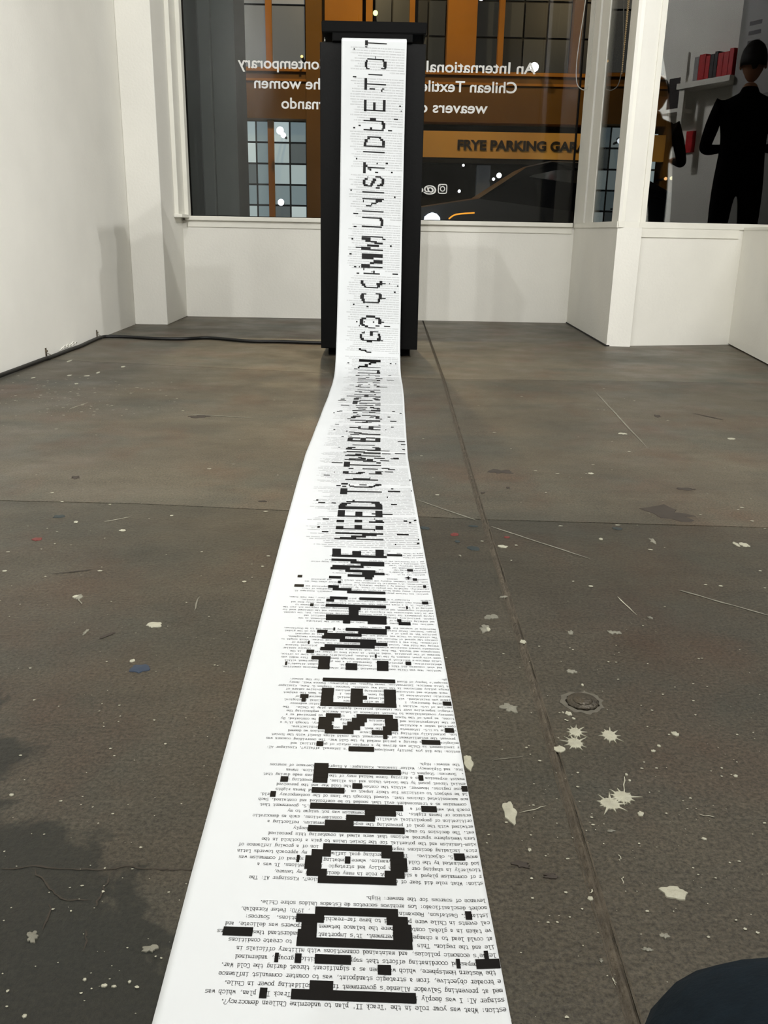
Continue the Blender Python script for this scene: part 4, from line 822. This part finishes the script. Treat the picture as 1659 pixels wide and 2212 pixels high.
def person(lab, J, loc, rz, legm, topm, headdir=(0, 1, 0), S=1.0, knee=.062):
    """J: joint positions facing +y; one skinned surface, then head and fingers joined to it"""
    names = ['pel', 'sp1', 'chest', 'neck', 'head0', 'shL', 'elL', 'wrL', 'plL', 'shR', 'elR', 'wrR', 'plR', 'hipL', 'knL', 'anL', 'toL', 'hipR', 'knR', 'anR', 'toR']
    rad = {'pel': .145, 'sp1': .13, 'chest': .145, 'neck': .058, 'head0': .055, 'sh': .06, 'el': .043, 'wr': .028, 'pl': .034, 'hip': .092, 'kn': .062, 'an': .042, 'to': .038}
    rad['kn'] = knee
    E_ = [('pel', 'sp1'), ('sp1', 'chest'), ('chest', 'neck'), ('neck', 'head0'), ('chest', 'shL'), ('shL', 'elL'), ('elL', 'wrL'), ('wrL', 'plL'), ('chest', 'shR'), ('shR', 'elR'), ('elR', 'wrR'), ('wrR', 'plR'),
          ('pel', 'hipL'), ('hipL', 'knL'), ('knL', 'anL'), ('anL', 'toL'), ('pel', 'hipR'), ('hipR', 'knR'), ('knR', 'anR'), ('anR', 'toR')]
    me = bpy.data.meshes.new('p'); me.from_pydata([J[n] for n in names], [(names.index(a), names.index(b)) for a, b in E_], [])
    t = bpy.data.objects.new('tmp', me); COL.objects.link(t)
    sk = t.modifiers.new('s', 'SKIN'); sk.use_smooth_shade = True; sb = t.modifiers.new('u', 'SUBSURF'); sb.levels = sb.render_levels = 3 if knee > .07 else 2
    for i, n in enumerate(names):
        r = rad.get(n, rad.get(n[:-1], .05)); v = me.skin_vertices[0].data[i]
        v.radius = (r, r) if n not in ('pel', 'sp1', 'chest') else (r*1.12, r*.8); v.use_root = (i == 0)
    dg = bpy.context.evaluated_depsgraph_get(); m2 = bpy.data.meshes.new_from_object(t.evaluated_get(dg)); bpy.data.objects.remove(t)
    bm = bmesh.new(); bm.from_mesh(m2)
    wz = Vector(J['pel'])
    def near(p, n, d): return (p-Vector(J[n])).length < d
    for f in bm.faces:
        c = f.calc_center_median(); dl = min((c-Vector(J[n])).length for n in ('knL', 'knR', 'anL', 'anR', 'hipL', 'hipR')); du = min((c-Vector(J[n])).length for n in ('sp1', 'chest', 'elL', 'elR', 'wrL', 'wrR', 'shL', 'shR', 'neck'))
        f.material_index = 1 if dl < du else 0
        if any(near(c, n, .06) for n in ('plL', 'plR')) or near(c, 'head0', .06): f.material_index = 2
        if any(near(c, n, .12) for n in ('toL', 'toR')): f.material_index = 3
    hd = Vector(headdir).normalized(); up = Vector((0, 0, 1)); sd = hd.cross(up).normalized(); up = sd.cross(hd)
    R3 = Matrix((sd, hd, up)).transposed(); hc = Vector(J['head0'])+up*.115+hd*.012
    def ell(c, r, mi, sub=3, shape=None):
        g = bmesh.ops.create_icosphere(bm, subdivisions=sub, radius=1)
        for v in g['verts']:
            p = Vector((v.co.x*r[0], v.co.y*r[1], v.co.z*r[2]))
            if shape: p = shape(p)
            v.co = hc+R3 @ (p+Vector(c))
        for f in {f for v in g['verts'] for f in v.link_faces}: f.material_index = mi; f.smooth = True
    def skull(p):
        if p.z < 0: k = 1+p.z*2.0; p.x *= max(.72, k); p.y = p.y*.92+(.012 if p.y > 0 else .02)
        return p
    ell((0, 0, 0), (.074, .092, .118), 2, 3, skull)
    ell((0, .093, -.018), (.013, .018, .026), 2, 2); ell((0, .086, -.062), (.024, .008, .007), 4, 1)
    for s in (-1, 1):
        ell((s*.076, -.004, -.012), (.011, .02, .031), 2, 2); ell((s*.03, .080, .006), (.013, .008, .008), 5, 1)
        H = Vector(J['plL' if s < 0 else 'plR']); Wr = Vector(J['wrL' if s < 0 else 'wrR']); d = (H-Wr).normalized(); sdv = d.cross(Vector((0, 1, 0)) if abs(d.y) < .8 else Vector((0, 0, 1))).normalized(); nn = d.cross(sdv)
        for i, L in enumerate((.068, .078, .074, .058)):
            b0 = H+sdv*((i-1.5)*.017); p = [b0, b0+d*L*.5+nn*.004, b0+d*L*.8+nn*.016, b0+d*L*.95+nn*.034]
            k0 = len(bm.faces); tube(bm, p, [.0092, .0085, .008, .006], 7); bm.faces.ensure_lookup_table()
            for f in bm.faces[k0:]: f.material_index = 2
        b0 = H-d*.02-sdv*.028; k0 = len(bm.faces); tube(bm, [b0, b0-sdv*.02+d*.025+nn*.008, b0-sdv*.022+d*.055+nn*.016], [.012, .0105, .008], 7); bm.faces.ensure_lookup_table()
        for f in bm.faces[k0:]: f.material_index = 2
    hb = bmesh.new()
    g = bmesh.ops.create_icosphere(hb, subdivisions=3, radius=1)
    kill = []
    for v in g['verts']:
        p = Vector((v.co.x*.079, v.co.y*.096, v.co.z*.121))
        if p.y > .03 and p.z < .055: kill.append(v)
        elif p.z < -.045-.5*max(0, -p.y-.05): kill.append(v)
        v.co = hc+R3 @ (p+Vector((0, -.008, .008)))
    bmesh.ops.delete(hb, geom=kill, context='VERTS')
    o = obj('person', bm, [topm, legm, M_skin, M_shoe, mat('lips', (140, 80, 72)), mat('eyes', (40, 32, 28), rough=.2)], None, True)
    o.location = loc; o.rotation_euler = (0, 0, rz); o.scale = (S, S, S)
    h = obj('hair', hb, M_hair, o, True); so = h.modifiers.new('t', 'SOLIDIFY'); so.thickness = .006; so.offset = 1
    tag(o, lab, 'person'); return o
def stand(armL=None, armR=None):
    J = dict(pel=(0, 0, .93), sp1=(0, 0, 1.10), chest=(0, -.01, 1.30), neck=(0, -.01, 1.44), head0=(0, .005, 1.52), shL=(-.175, -.01, 1.385), elL=(-.225, -.03, 1.10), wrL=(-.235, .05, .86), plL=(-.235, .075, .79),
             shR=(.175, -.01, 1.385), elR=(.225, -.03, 1.10), wrR=(.235, .05, .86), plR=(.235, .075, .79), hipL=(-.09, 0, .88), knL=(-.10, .02, .48), anL=(-.105, -.02, .075), toL=(-.12, .14, .04),
             hipR=(.09, 0, .88), knR=(.10, .02, .48), anR=(.105, -.02, .075), toR=(.12, .14, .04))
    if armR: J.update(armR)
    if armL: J.update(armL)
    return J
bent = dict(elR=(.25, .02, 1.10), wrR=(.13, .25, 1.13), plR=(.09, .31, 1.15)); bentL = dict(elL=(-.25, .02, 1.10), wrL=(-.13, .25, 1.13), plL=(-.09, .31, 1.15))
person('tall person in black with short dark hair standing beyond the low right wall', stand(bentL, bent), (PX1, PY1, 0), math.radians(-131), M_cloth, M_cloth, S=.925)
person('person in a dark brown coat standing nearer the shelves, hands together', stand(bentL, bent), (PX2, PY2, 0), math.radians(-120), M_cloth, M_coat, S=.93)
# the photographer kneels behind the camera; one knee reaches into view
KJ = dict(pel=(.03, 0, .27), sp1=(.02, -.05, .43), chest=(.01, -.08, .64), neck=(0, -.06, .78), head0=(0, -.03, .86), shL=(-.165, -.08, .725), elL=(-.25, -.02, .48), wrL=(-.17, .12, .36), plL=(-.15, .17, .34),
          shR=(.185, -.08, .725), elR=(.27, -.02, .48), wrR=(.19, .14, .38), plR=(.17, .20, .365), hipL=(-.07, .03, .24), knL=(-.29, .24, .075), anL=(-.13, -.10, .06), toL=(-.11, -.20, .04),
          hipR=(.12, .03, .25), knR=(.002, .528, .153), anR=(.06, .14, .055), toR=(.08, .03, .04))
person('kneeling person in dark trousers whose knee shows at the right by the floor joint', KJ, (.18, -.20, 0), 0, M_denim, M_cloth, knee=.088)
